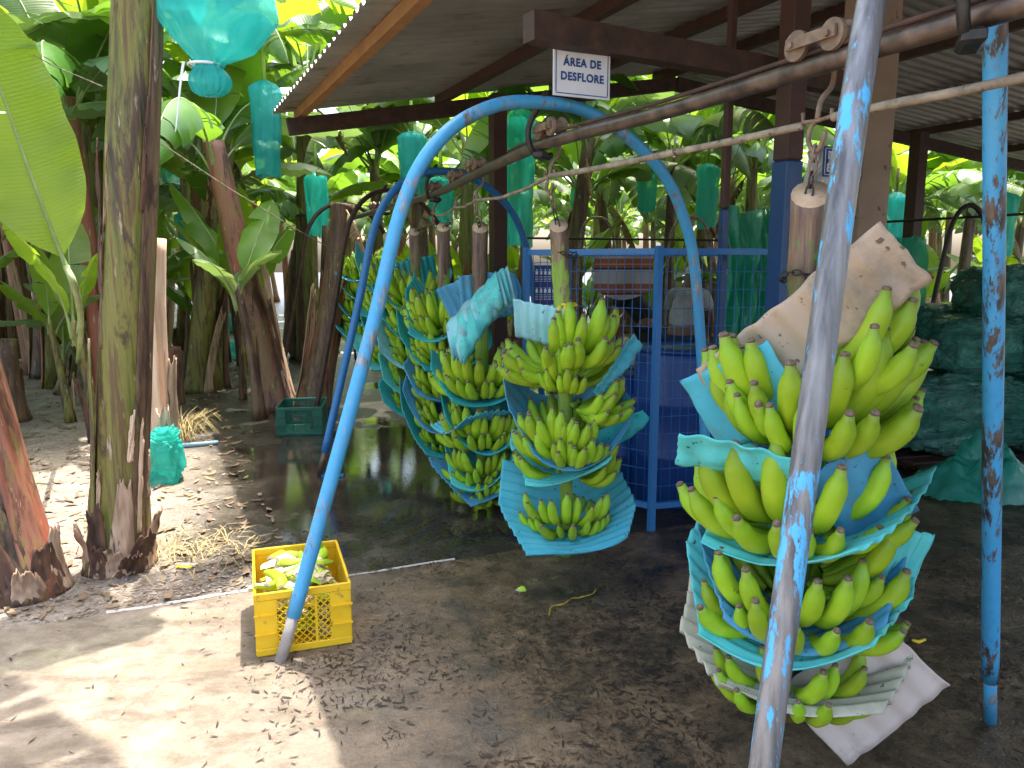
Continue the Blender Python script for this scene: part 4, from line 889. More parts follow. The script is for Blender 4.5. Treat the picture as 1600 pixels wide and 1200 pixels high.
def plant(x, y, H, r, lean, label, seed, nleaf=7, group=None, mat='trunk_green', fine=False, lscale=1.0, flaps=2, dead=1, cut=False, name='banana_plant', lib=None, yaw0=None, cat='banana plant', e_off=0.0, zbase=0.0):
    r_ = random.Random(seed); e = empty(name, (x, y, zbase)); tag(e, label, cat, group)
    me, pts = trunk_mesh(seed, H, r, r * (.62 if not cut else .8) * (1.3 if H > 3.5 else 1), lean, mat, 26 if fine else 12, 36 if fine else 12, 1.3, cut, fine)
    obj('trunk', me, e)
    top = pts[-1]; ga = r_.uniform(0, 6.28) if yaw0 is None else yaw0
    for i in range(nleaf):
        lm = (lib or LEAF)[r_.randrange(len(lib or LEAF))]; a = ga + i * 2.4 + r_.gauss(0, .25); s = lscale * r_.uniform(.85, 1.12)
        mt = Matrix.Translation(top + Vector((math.cos(a), math.sin(a), 0)) * (r * .25) + Vector((0, 0, -.06 - r_.uniform(0, .22)))) @ Matrix.Rotation(a, 4, 'Z') @ Matrix.Rotation(r_.gauss(0, .12) + e_off, 4, 'Y') @ Matrix.Rotation(r_.gauss(0, .2), 4, 'X') @ Matrix.Scale(s, 4)
        obj('leaf', lm, e, mat=mt)
    for i in range(dead):
        a = r_.uniform(0, 6.28); obj('dead_leaf', DEAD[r_.randrange(3)], e, mat=Matrix.Translation(pts[-2] + Vector((math.cos(a), math.sin(a), 0)) * r * .6) @ Matrix.Rotation(a, 4, 'Z') @ Matrix.Scale(r_.uniform(.6, 1.0) * min(1, H / 2.2), 4))
    for i in range(flaps):
        a = r_.uniform(0, 6.28); z1 = r_.uniform(.3, .75) * min(H, 2.2)
        sheath(e, seed * 7 + i, .0, z1, a, r_.uniform(.35, .7), r * .98, r_.uniform(.02, .08), r_.choice(('fibre', 'fibre_dark', 'fibre_dark', 'trunk_brown', 'trunk_red')), lean, H)
    return e
def sucker(x, y, H, seed, label, n=4, group=None, lean=(0, 0), lib=SMALL, s=1.0, r=.035, mat='trunk_green', yaw0=None, name='banana_sucker'):
    return plant(x, y, H, r, lean, label, seed, n, group, mat, False, s, 1, 0, False, name, lib, yaw0, 'banana sucker')

# --- the plants that stand apart in the foreground
p = G(188, 884); big = plant(p.x, p.y, 3.6, .122, (.40, 0), 'thick streaked banana trunk beside the slab, rising out of view', 901, 6, None, 'trunk_green', True, 1.0, 0, 0)
for i, (z0, z1, a, hf, pl, mt) in enumerate(((0, .48, -62, .42, .012, 'fibre'), (0, .36, -108, .40, .05, 'fibre_dark'), (0, 1.05, -150, .5, .035, 'trunk_green'), (0, .20, -28, .5, .06, 'fibre_dark'), (0, .15, -78, .5, .045, 'fibre'), (0, .24, -140, .4, .07, 'fibre'), (0, 1.3, 165, .45, .015, 'trunk_brown'), (0, 3.5, -22, .42, .0, 'trunk_brown'), (0, .13, -50, .35, .09, 'fibre_dark'), (0, .17, -95, .3, .06, 'fibre_dark'), (0, .3, 0, .4, .05, 'fibre'))):
    sheath(big, 920 + i, z0, z1, R(a), hf, .122 if z1 < 3 else .110, pl, mt, (.40, 0), 3.6, .045)
for i in range(9):      # loose dry strips down the trunk
    r__ = random.Random(700 + i); z_ = r__.uniform(.5, 2.4); sheath(big, 700 + i, z_ - r__.uniform(.15, .6), z_, R(r__.uniform(-170, 0)), r__.uniform(.04, .12), .118, r__.uniform(.0, .03), r__.choice(('fibre', 'fibre_dark', 'fibre_pale', 'trunk_brown')), (.40, 0), 3.6, .03)
p = G(40, 922); l1 = plant(p.x, p.y, 2.9, .145, (-.62, .1), 'leaning reddish banana trunk with a dark rotting base', 902, 6, None, 'trunk_red', True, 1.0, 0, 1)
for i, (z0, z1, a, hf, pl, mt) in enumerate(((0, .30, -80, .5, .015, 'fibre_dark'), (0, .95, -28, .42, .03, 'trunk_red'), (0, .5, -120, .5, .03, 'trunk_brown'), (0, .24, -20, .5, .04, 'fibre_dark'), (0, .42, -55, .35, .0, 'trunk_brown'), (0, .16, -50, .4, .06, 'fibre'), (0, .14, -100, .4, .05, 'fibre_dark'), (0, .3, 5, .4, .05, 'fibre'))):
    sheath(l1, 940 + i, z0, z1, R(a), hf, .145, pl, mt, (-.62, .1), 2.9, .045)
p = G(262, 735); st = empty('banana_stump', (p.x, p.y, 0)); tag(st, 'pale peeled half of a cut banana trunk behind the thick one', 'banana trunk')
me, _ = trunk_mesh(903, W(258, 372, p.y).z, .088, .080, (.03, 0), 'fibre_pale', 18, 20, 1.2, True, True); obj('trunk', me, st)
for i in range(4): sheath(st, 950 + i, 0, (1.35, .8, 1.55, .5)[i], R((-100, -40, -150, -70)[i]), .5, .090, (.01, .05, .02, .07)[i], 'fibre_pale' if i != 1 else 'fibre', (.03, 0), 1.6)
# sucker with the big back-lit leaf
p = G(150, 690); sk1 = sucker(p.x, p.y, 1.05, 904, 'banana sucker with one big bright leaf beside the thick trunk', 2, None, (-.12, 0), SMALL, 1.0, .05, 'trunk_green', 2.0)
BIGLEAF = leaf_mesh(400, 1.5, .54, -6, 16, 'leaf_light', 0, .12, 3)
pb, pt = W(118, 452, 4.05), W(-52, 40, 3.95); dx_ = (pt - pb).normalized(); dz_ = (Vector((0, 0, 1.55)) - pb).normalized(); dy_ = dz_.cross(dx_).normalized(); dz_ = dx_.cross(dy_)
obj('leaf', BIGLEAF, sk1, mat=Matrix.Translation(pb - Vector((p.x, p.y, 0))) @ Matrix((dx_, dy_, dz_)).transposed().to_4x4())
mb = MB(); mb.tube(spline([Vector((-.10, 0, .7)), (pb - Vector((p.x, p.y, 0))).lerp(Vector((-.1, 0, .7)), .4) + Vector((.03, 0, 0)), pb - Vector((p.x, p.y, 0)), pb - Vector((p.x, p.y, 0)) + dx_ * .12], 5), .017, 8); mb.build('petiole', 'petiole', sk1)
obj('leaf', SMALL[2], sk1, mat=Matrix.Translation((-.06, -.02, .95)) @ Matrix.Rotation(R(-20), 4, 'Z') @ Matrix.Scale(.75, 4))
p = G(110, 660); sucker(p.x, p.y, 1.0, 905, 'thin yellowish sucker stem beside the bright leaf', 3, None, (-.15, .05), SMALL, .9, .04)
mid = [  # px, py of the foot, height, radius, px drift of the top, label, material, leaves, cut
    (305, 612, 2.9, .155, 45, 'stout green leaning trunk past the pale cut one', 'trunk_green', 7, False),
    (345, 606, 2.2, .085, 0, 'thin brown trunk close behind the stout green one', 'trunk_brown', 5, False),
    (437, 640, 2.75, .165, -52, 'tall reddish trunk with its leaf stalks spread, behind the green crate', 'trunk_red', 7, False),
    (487, 640, 2.15, .150, 50, 'cut brown trunk leaning over the green crate', 'trunk_brown', 0, True),
    (405, 655, 1.35, .055, -55, 'dark sucker leaning beside the tall reddish trunk', 'trunk_brown', 5, False),
    (20, 560, 2.7, .15, 0, 'brown trunk far behind the leaning reddish one', 'trunk_brown', 7, False),
    (455, 560, 2.1, .14, 25, 'dry peeling trunk behind the cut brown one', 'trunk_brown', 4, True),
    (70, 590, 2.9, .14, 10, 'dark trunk between the leaning reddish one and the bright leaf', 'trunk_brown', 9, False),
    (225, 560, 2.8, .13, -20, 'shaded trunk seen behind the thick streaked one', 'trunk_brown', 9, False),
    (385, 570, 2.5, .11, -20, 'slim dark trunk behind the tall reddish one', 'trunk_brown', 5, False)]
for i, (px, py, H, r, dpx, lab, mt, nl, cut) in enumerate(mid):
    p = G(px, py); lean = dpx / F * p.y * (H / 1.8)
    if H < 1.5: sucker(p.x, p.y, H, 960 + i, lab, nl, None, (lean * .6, 0), SMALL, 1.05, r, mt)
    else: plant(p.x, p.y, H, r, (lean, 0), lab, 960 + i, nl, None, mt, True, .98, 3, 1, cut)
p = G(500, 598); plant(p.x, p.y, 2.0, .10, (.18, 0), 'dry broken trunk behind the dark blue arch', 990, 0, None, 'trunk_brown', False, 1, 3, 1, True)
for i, (x, y, H, lab) in enumerate(((-3.75, 9.4, 3.7, 'tall banana plant whose crown rises behind the eave corner'), (-3.3, 12.2, 4.3, 'very tall banana plant far behind the eave corner'), (-5.3, 9.8, 4.0, 'tall banana plant behind the turquoise sleeve'), (-4.6, 12.0, 4.4, 'very tall banana plant far behind the turquoise sleeve'))):
    plant(x, y, H, .14, (.2, 0), lab, 1200 + i, 12, None, 'trunk_green', False, 1.25, 2, 1)
# --- the rows beyond
r_ = random.Random(5); spots = []
def free(x, y):
    k, j = kj(x, y)
    if -.9 < k < 12.5 and j > -1.1: return False
    rx = rail_at(min(15.9, max(-.5, y))).x
    if abs(x - rx) < 1.25 and y < 16: return False
    if x > rx and j > -1.1 and y < 12: return False
    if -3.6 < x < 0.5 and y < 7.6: return False
    if x < -1.5 and y < 6.3 and x > -4.6: return False
    if y < 5.2 and abs(x) < 5: return False
    if math.hypot(x, y) < 5.0: return False
    if abs(x) > y * .78 + 2.5: return False
    return True
yy = 3.0
while yy < 34:
    stp = 1.5 if yy < 15 else 2.2; xx = -22.0
    while xx < 26:
        x, y = xx + r_.uniform(-.55, .55), yy + r_.uniform(-.6, .6)
        if free(x, y) and all((x - a) ** 2 + (y - b_) ** 2 > 1.3 for a, b_ in spots): spots.append((x, y))
        xx += stp
    yy += stp
spots.sort(key=lambda s: math.hypot(*s)); spots = spots[:250]
LB = {'trunk_green': 'green trunked banana plant in the rows beyond the shed', 'trunk_brown': 'brown trunked banana plant in the rows beyond the shed', 'trunk_red': 'reddish trunked banana plant in the rows beyond the shed'}
for i, (x, y) in enumerate(spots):
    mt = r_.choice(('trunk_green', 'trunk_brown', 'trunk_brown', 'trunk_red')); H = r_.uniform(2.1, 3.2) + (.35 if y > 9 else 0)
    plant(x, y, H, r_.uniform(.10, .15), (r_.gauss(0, .14), r_.gauss(0, .14)), LB[mt], 2000 + i, r_.randint(10, 12) if y < 20 else 8, 'banana plants in the rows', mt, False, r_.uniform(1.05, 1.3), 2 if y < 14 else 0, 1 if y < 16 else 0)
n_s = 0
for i in range(400):
    if n_s >= 60: break
    x, y = r_.uniform(-9, 12), r_.uniform(5, 17)
    if not free(x, y): continue
    n_s += 1; sucker(x, y, r_.uniform(.5, 1.3), 4000 + i, 'young banana sucker in the rows beyond the shed', r_.randint(4, 6), 'banana suckers in the rows', (r_.gauss(0, .1), 0), SMALL, r_.uniform(.9, 1.4))
for i, (x, y) in enumerate([(s[0] + r_.uniform(.4, .9), s[1] + r_.uniform(-.7, .7)) for s in spots[:40]]):
    if free(x, y): plant(x, y, r_.uniform(.6, 1.7), r_.uniform(.08, .12), (r_.gauss(0, .1), 0), 'cut banana stump standing among the rows', 5000 + i, 0, 'cut stumps in the rows', r_.choice(('trunk_brown', 'trunk_red', 'fibre_pale')), False, 1, 2, 0, True, 'banana_stump', None, None, 'banana stump')


# ------------------------------------------------------------------ crates
def crate(name, loc, rz, w, d, h, mat, label):
    e = empty(name, loc, rz); tag(e, label, 'crate'); t = .011
    mb = MB(); mb.box((0, 0, .008), (w - .02, d - .02, .012)); mb.build('base', mat, e, False)
    hw, hd = w / 2, d / 2
    for z, hh, ex, nm in ((h - .016, .032, .004, 'rim'), (.016, .03, .002, 'foot_band')):
        for sx_, sy, ww, dd in ((0, -hd, w + 2 * ex, t), (0, hd, w + 2 * ex, t), (-hw, 0, t, d - t), (hw, 0, t, d - t)):
            mb = MB(); mb.box((sx_, sy, z), (ww, dd, hh), 0, None, .003); mb.build(nm, mat, e, False)
    cw = .075
    for sx_ in (-1, 1):
        for sy in (-1, 1):
            mb = MB(); x0, y0 = sx_ * hw, sy * hd; zc, zh = h / 2, h - .064
            mb.box((x0 - sx_ * cw / 2, y0, zc), (cw, t * .8, zh)); mb.box((x0, y0 - sy * (cw / 2 + t * .4), zc), (t * .8, cw - t * .4, zh))
            co = mb.build('corner', mat, e, False)
            for z in (.36 * h, .66 * h):
                mb = MB(); mb.box((x0 - sx_ * cw / 2 + sx_ * .004, y0 + sy * .008, z), (cw + .006, .010, .006)); mb.build('rib', mat, co, False)
    for ax, half, dist in (('x', hw, hd), ('y', hd, hw)):
        for s in (-1, 1):
            def P3(a, z): return (a, s * dist, z) if ax == 'x' else (s * dist, a, z)
            mb = MB(); lo, hi, z0, z1 = -half + cw, half - cw, .03, h - .034; hmid = (z1 - z0); stp = .0285; q = lo - hmid
            up = Vector((0, 1, 0)) if ax == 'x' else Vector((1, 0, 0))
            while q < hi:
                for sg_ in (0, 1):
                    a0, a1 = q, q + hmid; zz0, zz1 = (z0, z1) if sg_ == 0 else (z1, z0)
                    if a0 < lo: f = (lo - a0) / (a1 - a0); zz0 = lerp(zz0, zz1, f); a0 = lo
                    if a1 > hi: f = (hi - a0) / (a1 - a0); zz1 = lerp(zz0, zz1, f); a1 = hi
                    if a1 - a0 > .006: mb.beam(P3(a0, zz0), P3(a1, zz1), .0036, .005, 0, up)
                q += stp
            for a in (lo, hi, lerp(lo, hi, .72), lerp(lo, hi, .28)):
                mb.beam(P3(a, z0), P3(a, z1), .010, .007, 0, up)
            if ax == 'x': mb.beam(P3(lerp(lo, hi, .28), h * .72), P3(lerp(lo, hi, .72), h * .72), .012, .008, 0, up)
            stuff(mb.build('lattice', mat, e, False))
    return e
fl, fr_ = G(401, 1033, SL), G(553, 1009, SL); ydir = (fr_ - fl); cw_ = ydir.length; rz = math.atan2(ydir.y, ydir.x)
back = Vector((-math.sin(rz), math.cos(rz), 0)); cdp = .50; cc = (fl + fr_) / 2 + back * (cdp / 2 + .03)
yc = crate('yellow_crate', (cc.x, cc.y, SL), rz, cw_ - .01, cdp, .262, 'yellow_plastic', 'yellow plastic lattice crate full of cut green bananas')
q = G(462, 681); gc = crate('green_crate', (q.x, q.y + .26, 0), R(8), .40, .50, .26, 'green_plastic', 'dark green plastic lattice crate at the foot of the reddish trunk')

# cut banana pieces in the yellow crate
def half_banana(seed, Ln):
    r_ = random.Random(seed); mb = MB(); n, k = 12, 9; vs_ = []; curve = r_.uniform(20, 55); x = z = 0
    rows = []
    for i in range(n + 1):
        t = i / n; a = R(lerp(-curve / 2, curve / 2, t)); rr = .024 * max(.35, math.sin(PI * lerp(.14, .90, t)) ** .6); row = []
        for j in range(k + 1):
            th = PI * j / k; row.append(Vector((x, math.cos(th) * rr, -math.sin(th) * rr * .9)))
        rows.append(row); x += math.cos(a) * Ln / n
        zz = math.sin(a) * Ln / n
        for rr_ in rows: pass
        z += zz
    # bend sideways so that the cut face stays readable
    off = 0; pts = []
    for i, row in enumerate(rows):
        t = i / n; dy = .03 * math.sin(PI * t) * (curve / 40); pts += [p + Vector((-Ln / 2, dy, .004 * nz(i * .6, seed))) for p in row]
    f = [(i * (k + 1) + j, i * (k + 1) + j + 1, (i + 1) * (k + 1) + j + 1, (i + 1) * (k + 1) + j) for i in range(n) for j in range(k)]
    mb.add(pts, f, 0, [(0, .5)] * len(pts))
    top = [pts[i * (k + 1)] for i in range(n + 1)]; bot = [pts[i * (k + 1) + k] for i in range(n + 1)]
    mid_ = [(a + b_) / 2 + Vector((0, 0, .004)) for a, b_ in zip(top, bot)]
    v2 = top + mid_ + bot; m_ = n + 1
    mb.add(v2, [(i, m_ + i, m_ + i + 1, i + 1) for i in range(n)] + [(m_ + i, 2 * m_ + i, 2 * m_ + i + 1, m_ + i + 1) for i in range(n)], 1)
    for i in (0, n): mb.add(pts[i * (k + 1):(i + 1) * (k + 1)], [tuple(range(k + 1))], 1)
    return mb.mesh('cut_banana', ['banana', 'banana_flesh'])
HB = [half_banana(i, lerp(.13, .20, i / 4)) for i in range(5)]
r_ = random.Random(77); base_m = Matrix.Translation((cc.x, cc.y, SL)) @ Matrix.Rotation(rz, 4, 'Z')
for i in range(112):
    lay = i // 16; z = .04 + lay * .040 + r_.uniform(-.006, .006)
    if lay >= 5: z = .252 + r_.uniform(-.012, .014)
    x, y = r_.uniform(-cw_ / 2 + .075, cw_ / 2 - .075), r_.uniform(-cdp / 2 + .07, cdp / 2 - .07)
    yaw = r_.uniform(0, 6.28)
    if abs(x) > cw_ / 2 - .1: yaw = PI / 2 + r_.uniform(-.3, .3)
    if abs(y) > cdp / 2 - .1: yaw = r_.uniform(-.3, .3)
    fleshup = r_.random() < .62
    mt = base_m @ Matrix.Translation((x, y, z)) @ Matrix.Rotation(yaw, 4, 'Z') @ Matrix.Rotation(r_.gauss(0, .16), 4, 'Y') @ Matrix.Rotation((0 if fleshup else PI) + r_.gauss(0, .35), 4, 'X')
    o = obj('cut_banana', HB[r_.randrange(5)], None, mat=mt)
    tag(o, 'cut half of a green banana showing its pale flesh in the yellow crate' if fleshup else 'cut half of a green banana lying skin up in the yellow crate', 'banana', 'cut bananas in the yellow crate')

# ------------------------------------------------------------------ the blue mesh cage with its barrels
cA = G(1017, 832); cA.z = 0; cL = Vector((W(822, 500, 4.80).x, 4.80, 0)); cR = Vector((1.95, cA.y + .34, 0)); CT = 1.62
cage = empty('mesh_cage', cA); tag(cage, 'blue steel mesh cage with a barrel inside, beside the hanging bunches', 'cage')
def cpost(p, w, top, z0=0.0):
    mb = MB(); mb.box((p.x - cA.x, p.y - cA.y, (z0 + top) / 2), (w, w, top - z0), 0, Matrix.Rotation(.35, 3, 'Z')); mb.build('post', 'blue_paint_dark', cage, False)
cB1, cB2 = cL + Vector((.35, 1.15, 0)), cR + Vector((-.2, 1.2, 0))
for p_ in (cA, cL, cR, cB1, cB2): cpost(p_, .036, CT + .02)
def cpanel(a, b_, sp=.052, wire=.0021, mat='blue_paint_dark'):
    a, b_ = a - cA, b_ - cA; d = b_ - a; ln = d.length; d.normalize()
    for z in (CT - .01, .16):
        mb = MB(); mb.beam(a + d * .02 + Vector((0, 0, z)), b_ - d * .02 + Vector((0, 0, z)), .026, .034); mb.build('frame_bar', mat, cage, False)
    mb = MB(); n = int(ln / sp); side = Vector((-d.y, d.x, 0)) * .004
    for i in range(1, n):
        p0 = a + d * (ln * i / n); wob = .003 * nz(i * 1.3, ln); mb.tube([p0 + Vector((0, 0, .18)), p0 + d * wob + side * .6 + Vector((0, 0, .9)), p0 + Vector((0, 0, CT - .02))], wire, 5)
    nzv = int((CT - .2) / .1)
    for i in range(1, nzv):
        z = .17 + (CT - .19) * i / nzv; mb.tube([a + side + Vector((0, 0, z)), b_ + side + Vector((0, 0, z))], wire, 5)
    stuff(mb.build('wire_mesh', mat, cage))
cpanel(cL, cA); cpanel(cA, cR)
for a_, b_ in ((cL, cB1), (cB1, cB2), (cB2, cR)):
    mb = MB(); mb.beam(a_ - cA + Vector((0, 0, CT - .01)), b_ - cA + Vector((0, 0, CT - .01)), .024, .03); mb.build('frame_bar', 'blue_paint_dark', cage, False)
def barrel(x, y, r, h, label, z=0):
    e = empty('barrel', (x, y, z)); tag(e, label, 'barrel'); pr = [(0, .94), (.02, 1), (.3, 1), (.32, 1.03), (.34, 1.03), (.36, 1), (.64, 1), (.66, 1.03), (.68, 1.03), (.70, 1), (.96, 1), (1, .95)]
    mb = MB(); mb.tube([(0, 0, h * a) for a, _ in pr], [r * b_ for _, b_ in pr], 32); mb.build('drum', 'barrel_blue', e)
    mb = MB(); mb.tube([(r * .97 * math.cos(a), r * .97 * math.sin(a), h) for a in [2 * PI * i / 32 for i in range(32)]], .014, 8, closed=True); mb.build('rim', 'barrel_blue', e)
    for a in (.6, 3.7):
        mb = MB(); mb.tube([(r * .6 * math.cos(a), r * .6 * math.sin(a), h - .004), (r * .6 * math.cos(a), r * .6 * math.sin(a), h + .014)], .028, 12); mb.build('bung', 'barrel_blue', e)
b0 = W(1062, 560, 4.95); barrel(b0.x, 4.95, .29, 1.0, 'tall dark blue barrel inside the mesh cage')
b0 = W(960, 700, 5.30); barrel(b0.x, 5.30, .27, .80, 'lower blue barrel behind the taller one in the cage')
# notice board on the far end of the cage
nb = plate('notice_board', W(852, 443, 4.90), Vector((.93, -.10, 0)), .140, .265, 'navy', None, 'navy notice board with rows of white icons on the cage', 'notice')
mb = MB(); mb.box((0, .122, .0012), (.134, .016, .002)); mb.build('heading_band', 'sign_white', nb, False)
for j in range(2):
    for i in range(5):
        mb = MB(); mb.box((-.054 + .027 * i, .068 - .115 * j, .0012), (.015, .024, .002)); mb.box((-.054 + .027 * i, .086 - .115 * j, .0012), (.008, .009, .002)); stuff(mb.build('icon', 'sign_white', nb, False))
        for k in range(4):
            mb = MB(); mb.box((-.054 + .027 * i, .044 - .010 * k - .115 * j, .0012), (.019, .0026, .002)); mb.build('text_line', 'sign_white', nb, False)
wb = plate('white_board', W(872, 452, 4.96), Vector((.93, -.10, 0)), .07, .30, 'sign_white', None, 'narrow white board just behind the navy notice board', 'board')

# ------------------------------------------------------------------ plastic: bales, drapes, bags
def bale(name, c, sx_, sy, sz, rzv, seed, label, mat='bale_film', amp=.06):
    mb = MB(); nu, nv = 90, 56
    def fn(u, v):
        a = 2 * PI * u; b_ = PI * (v - .5); p = .55
        sg_ = lambda t: math.copysign(abs(t) ** p, t)
        d = Vector((sg_(math.cos(b_)) * sg_(math.cos(a)), sg_(math.cos(b_)) * sg_(math.sin(a)), sg_(math.sin(b_))))
        uu = Vector((math.cos(a) * math.cos(b_), math.sin(a) * math.cos(b_), math.sin(b_)))
        k = 1 + amp * 1.3 * mnoise.noise(uu * 1.8 + Vector((seed, 0, 0))) + amp * .7 * mnoise.noise(uu * 4.2 + Vector((0, seed, 0))) + amp * .5 * mnoise.noise(uu * 8.5 + Vector((seed, seed, 0))) - amp * .8 * max(0, .25 - abs(mnoise.noise(uu * 3.1 + Vector((seed, 1, 2))))) * 2
        return (d.x * sx_ / 2 * k, d.y * sy / 2 * k, d.z * sz / 2 * k + sz / 2)
    mb.grid(fn, nu, nv); o = mb.build(name, mat, None, True, c); o.rotation_euler = (0, 0, rzv); return tag(o, label, 'plastic bale')
pal = G(1510, 728); pz = .09
e = empty('pallet', (pal.x + .5, pal.y + .35, 0), .25); tag(e, 'dark wooden pallet under the green plastic bales', 'pallet')
for i in range(6):
    mb = MB(); mb.box((0, -.42 + .17 * i, .075), (2.3, .13, .022)); mb.build('plank', 'post_brown', e, False)
for x in (-1.0, 0, 1.0):
    mb = MB(); mb.box((x, 0, .033), (.09, 1.0, .06)); mb.build('bearer', 'post_brown', e, False)
bz = [(1490, 5.95, 1.15, .8, .62, .09, .2, 'lowest dark green plastic bale on the pallet, beside the largest bunch'), (1660, 5.9, .9, .8, .60, .09, .3, 'dark green plastic bale at the end of the pallet'),
      (1515, 6.05, .85, .7, .46, .68, .15, 'rounded green plastic bale lying in the middle of the stack'), (1640, 6.0, .8, .7, .48, .66, .4, 'green plastic bale on the middle layer past the arch leg'),
      (1580, 6.2, .80, .65, .44, 1.08, .1, 'topmost dark green plastic bale of the stack'), (1440, 6.5, .7, .6, .40, .80, .5, 'green plastic bale behind the stack, loosely tied')]
for i, (px, D, a, b_, c, z, rzv, lab) in enumerate(bz): bale('plastic_bale', (W(px, 500, D).x, D, z), a, b_, c, rzv, 10 + i * 3.3, lab, amp=.09)
def heap(name, c, w, d, h, seed, mat, label):
    mb = MB()
    def fn(u, v):
        a, rr = 2 * PI * u, v; x, y = math.cos(a) * rr * w / 2, math.sin(a) * rr * d / 2
        hh = h * max(0, 1 - rr ** 2.6) * (.62 + .9 * nz(x * 4, y * 4, seed)) + .13 * abs(nz(x * 9, y * 9, seed)) * (1 - rr ** 3) + .05 * abs(nz(x * 22, y * 22, seed)) + .008
        k = 1 + .28 * nz(math.cos(a) * 2, math.sin(a) * 2, seed)
        return (x * k, y * k, max(.006, hh))
    mb.grid(fn, 72, 22); return tag(mb.build(name, mat, None, True, c), label, 'plastic sheet')
q = G(1525, 775); heap('loose_plastic', (q.x, q.y, SL), .86, .55, .36, 3.0, 'film_loose', 'crumpled green plastic film heaped on the wet floor by the pallet')
def drape(name, c, wv, h, dirv, seed, label, mat='film_drape', folds=3.3, amp=.06):
    dv = Vector(dirv).normalized(); nv_ = Vector((-dv.y, dv.x, 0)); mb = MB()
    def fn(u, v):
        s = (u - .5) * wv * (1 + .22 * nz(v * 3, seed) - .25 * (1 - v)) + .03 * nz(v * 5, u * 4, seed)
        o = amp * math.sin(u * folds * 2 * PI + 5 * nz(u * 3, v * 2.2, seed)) * (.3 + .7 * abs(nz(u * 3, v * 2, seed + 3)) * 2) + .09 * nz(u * 3, v * 4, seed) + .03 * nz(u * 11, v * 9, seed)
        return c + dv * s + nv_ * o + Vector((0, 0, -h * v + .05 * nz(u * 4, seed) * (1 if v < .1 or v > .9 else 0)))
    mb.grid(lambda u, v: fn(u, v) - c, 80, 30); return tag(mb.build(name, mat, None, True, c), label, 'plastic sheet')
drape('hanging_plastic', W(1176, 328, 5.15), .46, 1.15, (1, .3, 0), 1.2, 'bundle of green plastic film hanging beside the cage')
drape('hanging_plastic', W(1180, 345, 5.3), .36, .75, (1, .1, 0), 5.2, 'shorter green plastic film behind the bundle by the cage')
drape('hanging_plastic', W(1400, 372, 6.3), .62, 1.0, (1, -.1, 0), 2.7, 'dark green plastic film hanging behind the largest bunch', amp=.04)
drape('hanging_plastic', W(1350, 365, 5.9), .5, .8, (.6, .8, 0), 8.7, 'dark plastic film sloping from the tan column', 'bale_film', 4)
def sleeve(px, yt, yb, wpx, D, seed, label, mat='film_teal', taper=.75, tail=True, group=None):
    t, b_ = W(px, yt, D), W(px, yb, D); h = t.z - b_.z; r0 = wpx / F * D / 2; mb = MB()
    def fn(u, v):
        a = 2 * PI * u; prof = (.18 + .82 * min(1, v / .10) ** .6) * lerp(1.0, taper, v ** 1.5)
        k = r0 * prof * (1 + .18 * nz(math.cos(a) * 2.2, math.sin(a) * 2.2, v * 3 + seed) + .10 * nz(math.cos(a) * 5, math.sin(a) * 5, v * 7 + seed) + .05 * math.sin(a * 9 + seed + v * 2) * (1 if v > .1 else 1.6))
        return (math.cos(a) * k, math.sin(a) * k, h * (1 - v) + .05 * nz(a, seed) * (v > .95))
    mb.grid(fn, 40, 22); e = mb.build('bunch_sleeve', mat, None, True, b_); tag(e, label, 'plastic sleeve', group)
    mb = MB(); mb.tube([(0, 0, h), (.0, 0, h + .35)], .02, 8); mb.build('bunch_stalk', 'rachis', e)
    return e
sl = [(335, -260, 158, 215, 3.75), (420, 125, 276, 44, 8.2), (497, 268, 368, 34, 10), (645, 205, 300, 42, 9.6), (812, 165, 385, 46, 8.9), (785, 180, 320, 26, 9.6), (1103, 255, 355, 34, 10), (300, 330, 395, 40, 10.5), (690, 275, 350, 40, 9.4), (1392, 300, 420, 34, 12), (1560, 300, 400, 40, 11.5), (110, 330, 420, 36, 9), (1010, 250, 330, 30, 12), (270, 190, 300, 30, 12), (905, 260, 340, 28, 13)]
labs = ['large turquoise plastic sleeve tied with a white ribbon beside the thick trunk', 'long teal sleeve beside the tall reddish trunk under the eave', 'short teal sleeve with a blue patch between the trunks', 'rounded clear teal sleeve under the eave', 'tall glossy teal sleeve beside the brown corner post', 'narrow teal sleeve behind the brown corner post']
for i, (px, yt, yb, wp, D) in enumerate(sl[1:], 1):
    sleeve(px, yt, yb, wp, D, i * 2.1, labs[i] if i < len(labs) else 'teal plastic sleeve over a bunch deep in the rows', 'film_teal' if i % 2 else 'film_aqua', .8, True, None if i < len(labs) else 'sleeves deep in the rows')
# the large sleeve, gathered and tied at its lower end
D = 3.75; t, b_ = W(340, -240, D), W(322, 150, D); H_ = t.z - b_.z; mb = MB()
def fn(u, v):
    a = 2 * PI * u; z = H_ * (1 - v)
    if v < .68: k = lerp(.20, .20, v / .68)
    elif v < .87: k = lerp(.20, .05, ((v - .68) / .19) ** 1.15)
    else: k = lerp(.05, .095, math.sin((v - .87) / .13 * PI * .9)) if v < .985 else .05
    side = .12 * max(0, math.cos(a)) ** 2 * (1 if v < .82 else max(0, 1 - (v - .82) / .06)) * min(1, v * 1.5)
    k = k * (1 + .12 * nz(math.cos(a) * 2, math.sin(a) * 2, v * 4) + .03 * nz(math.cos(a) * 6, math.sin(a) * 6, v * 9) + .045 * math.sin(a * 17 + v * 3) * min(1, v ** 4 * 2.2)) + side
    return (math.cos(a) * k + .02 * v, math.sin(a) * k * .8, z)
mb.grid(fn, 110, 60); e = mb.build('bunch_sleeve', 'film_teal', None, True, b_); tag(e, labs[0], 'plastic sleeve')
zt = H_ * .13
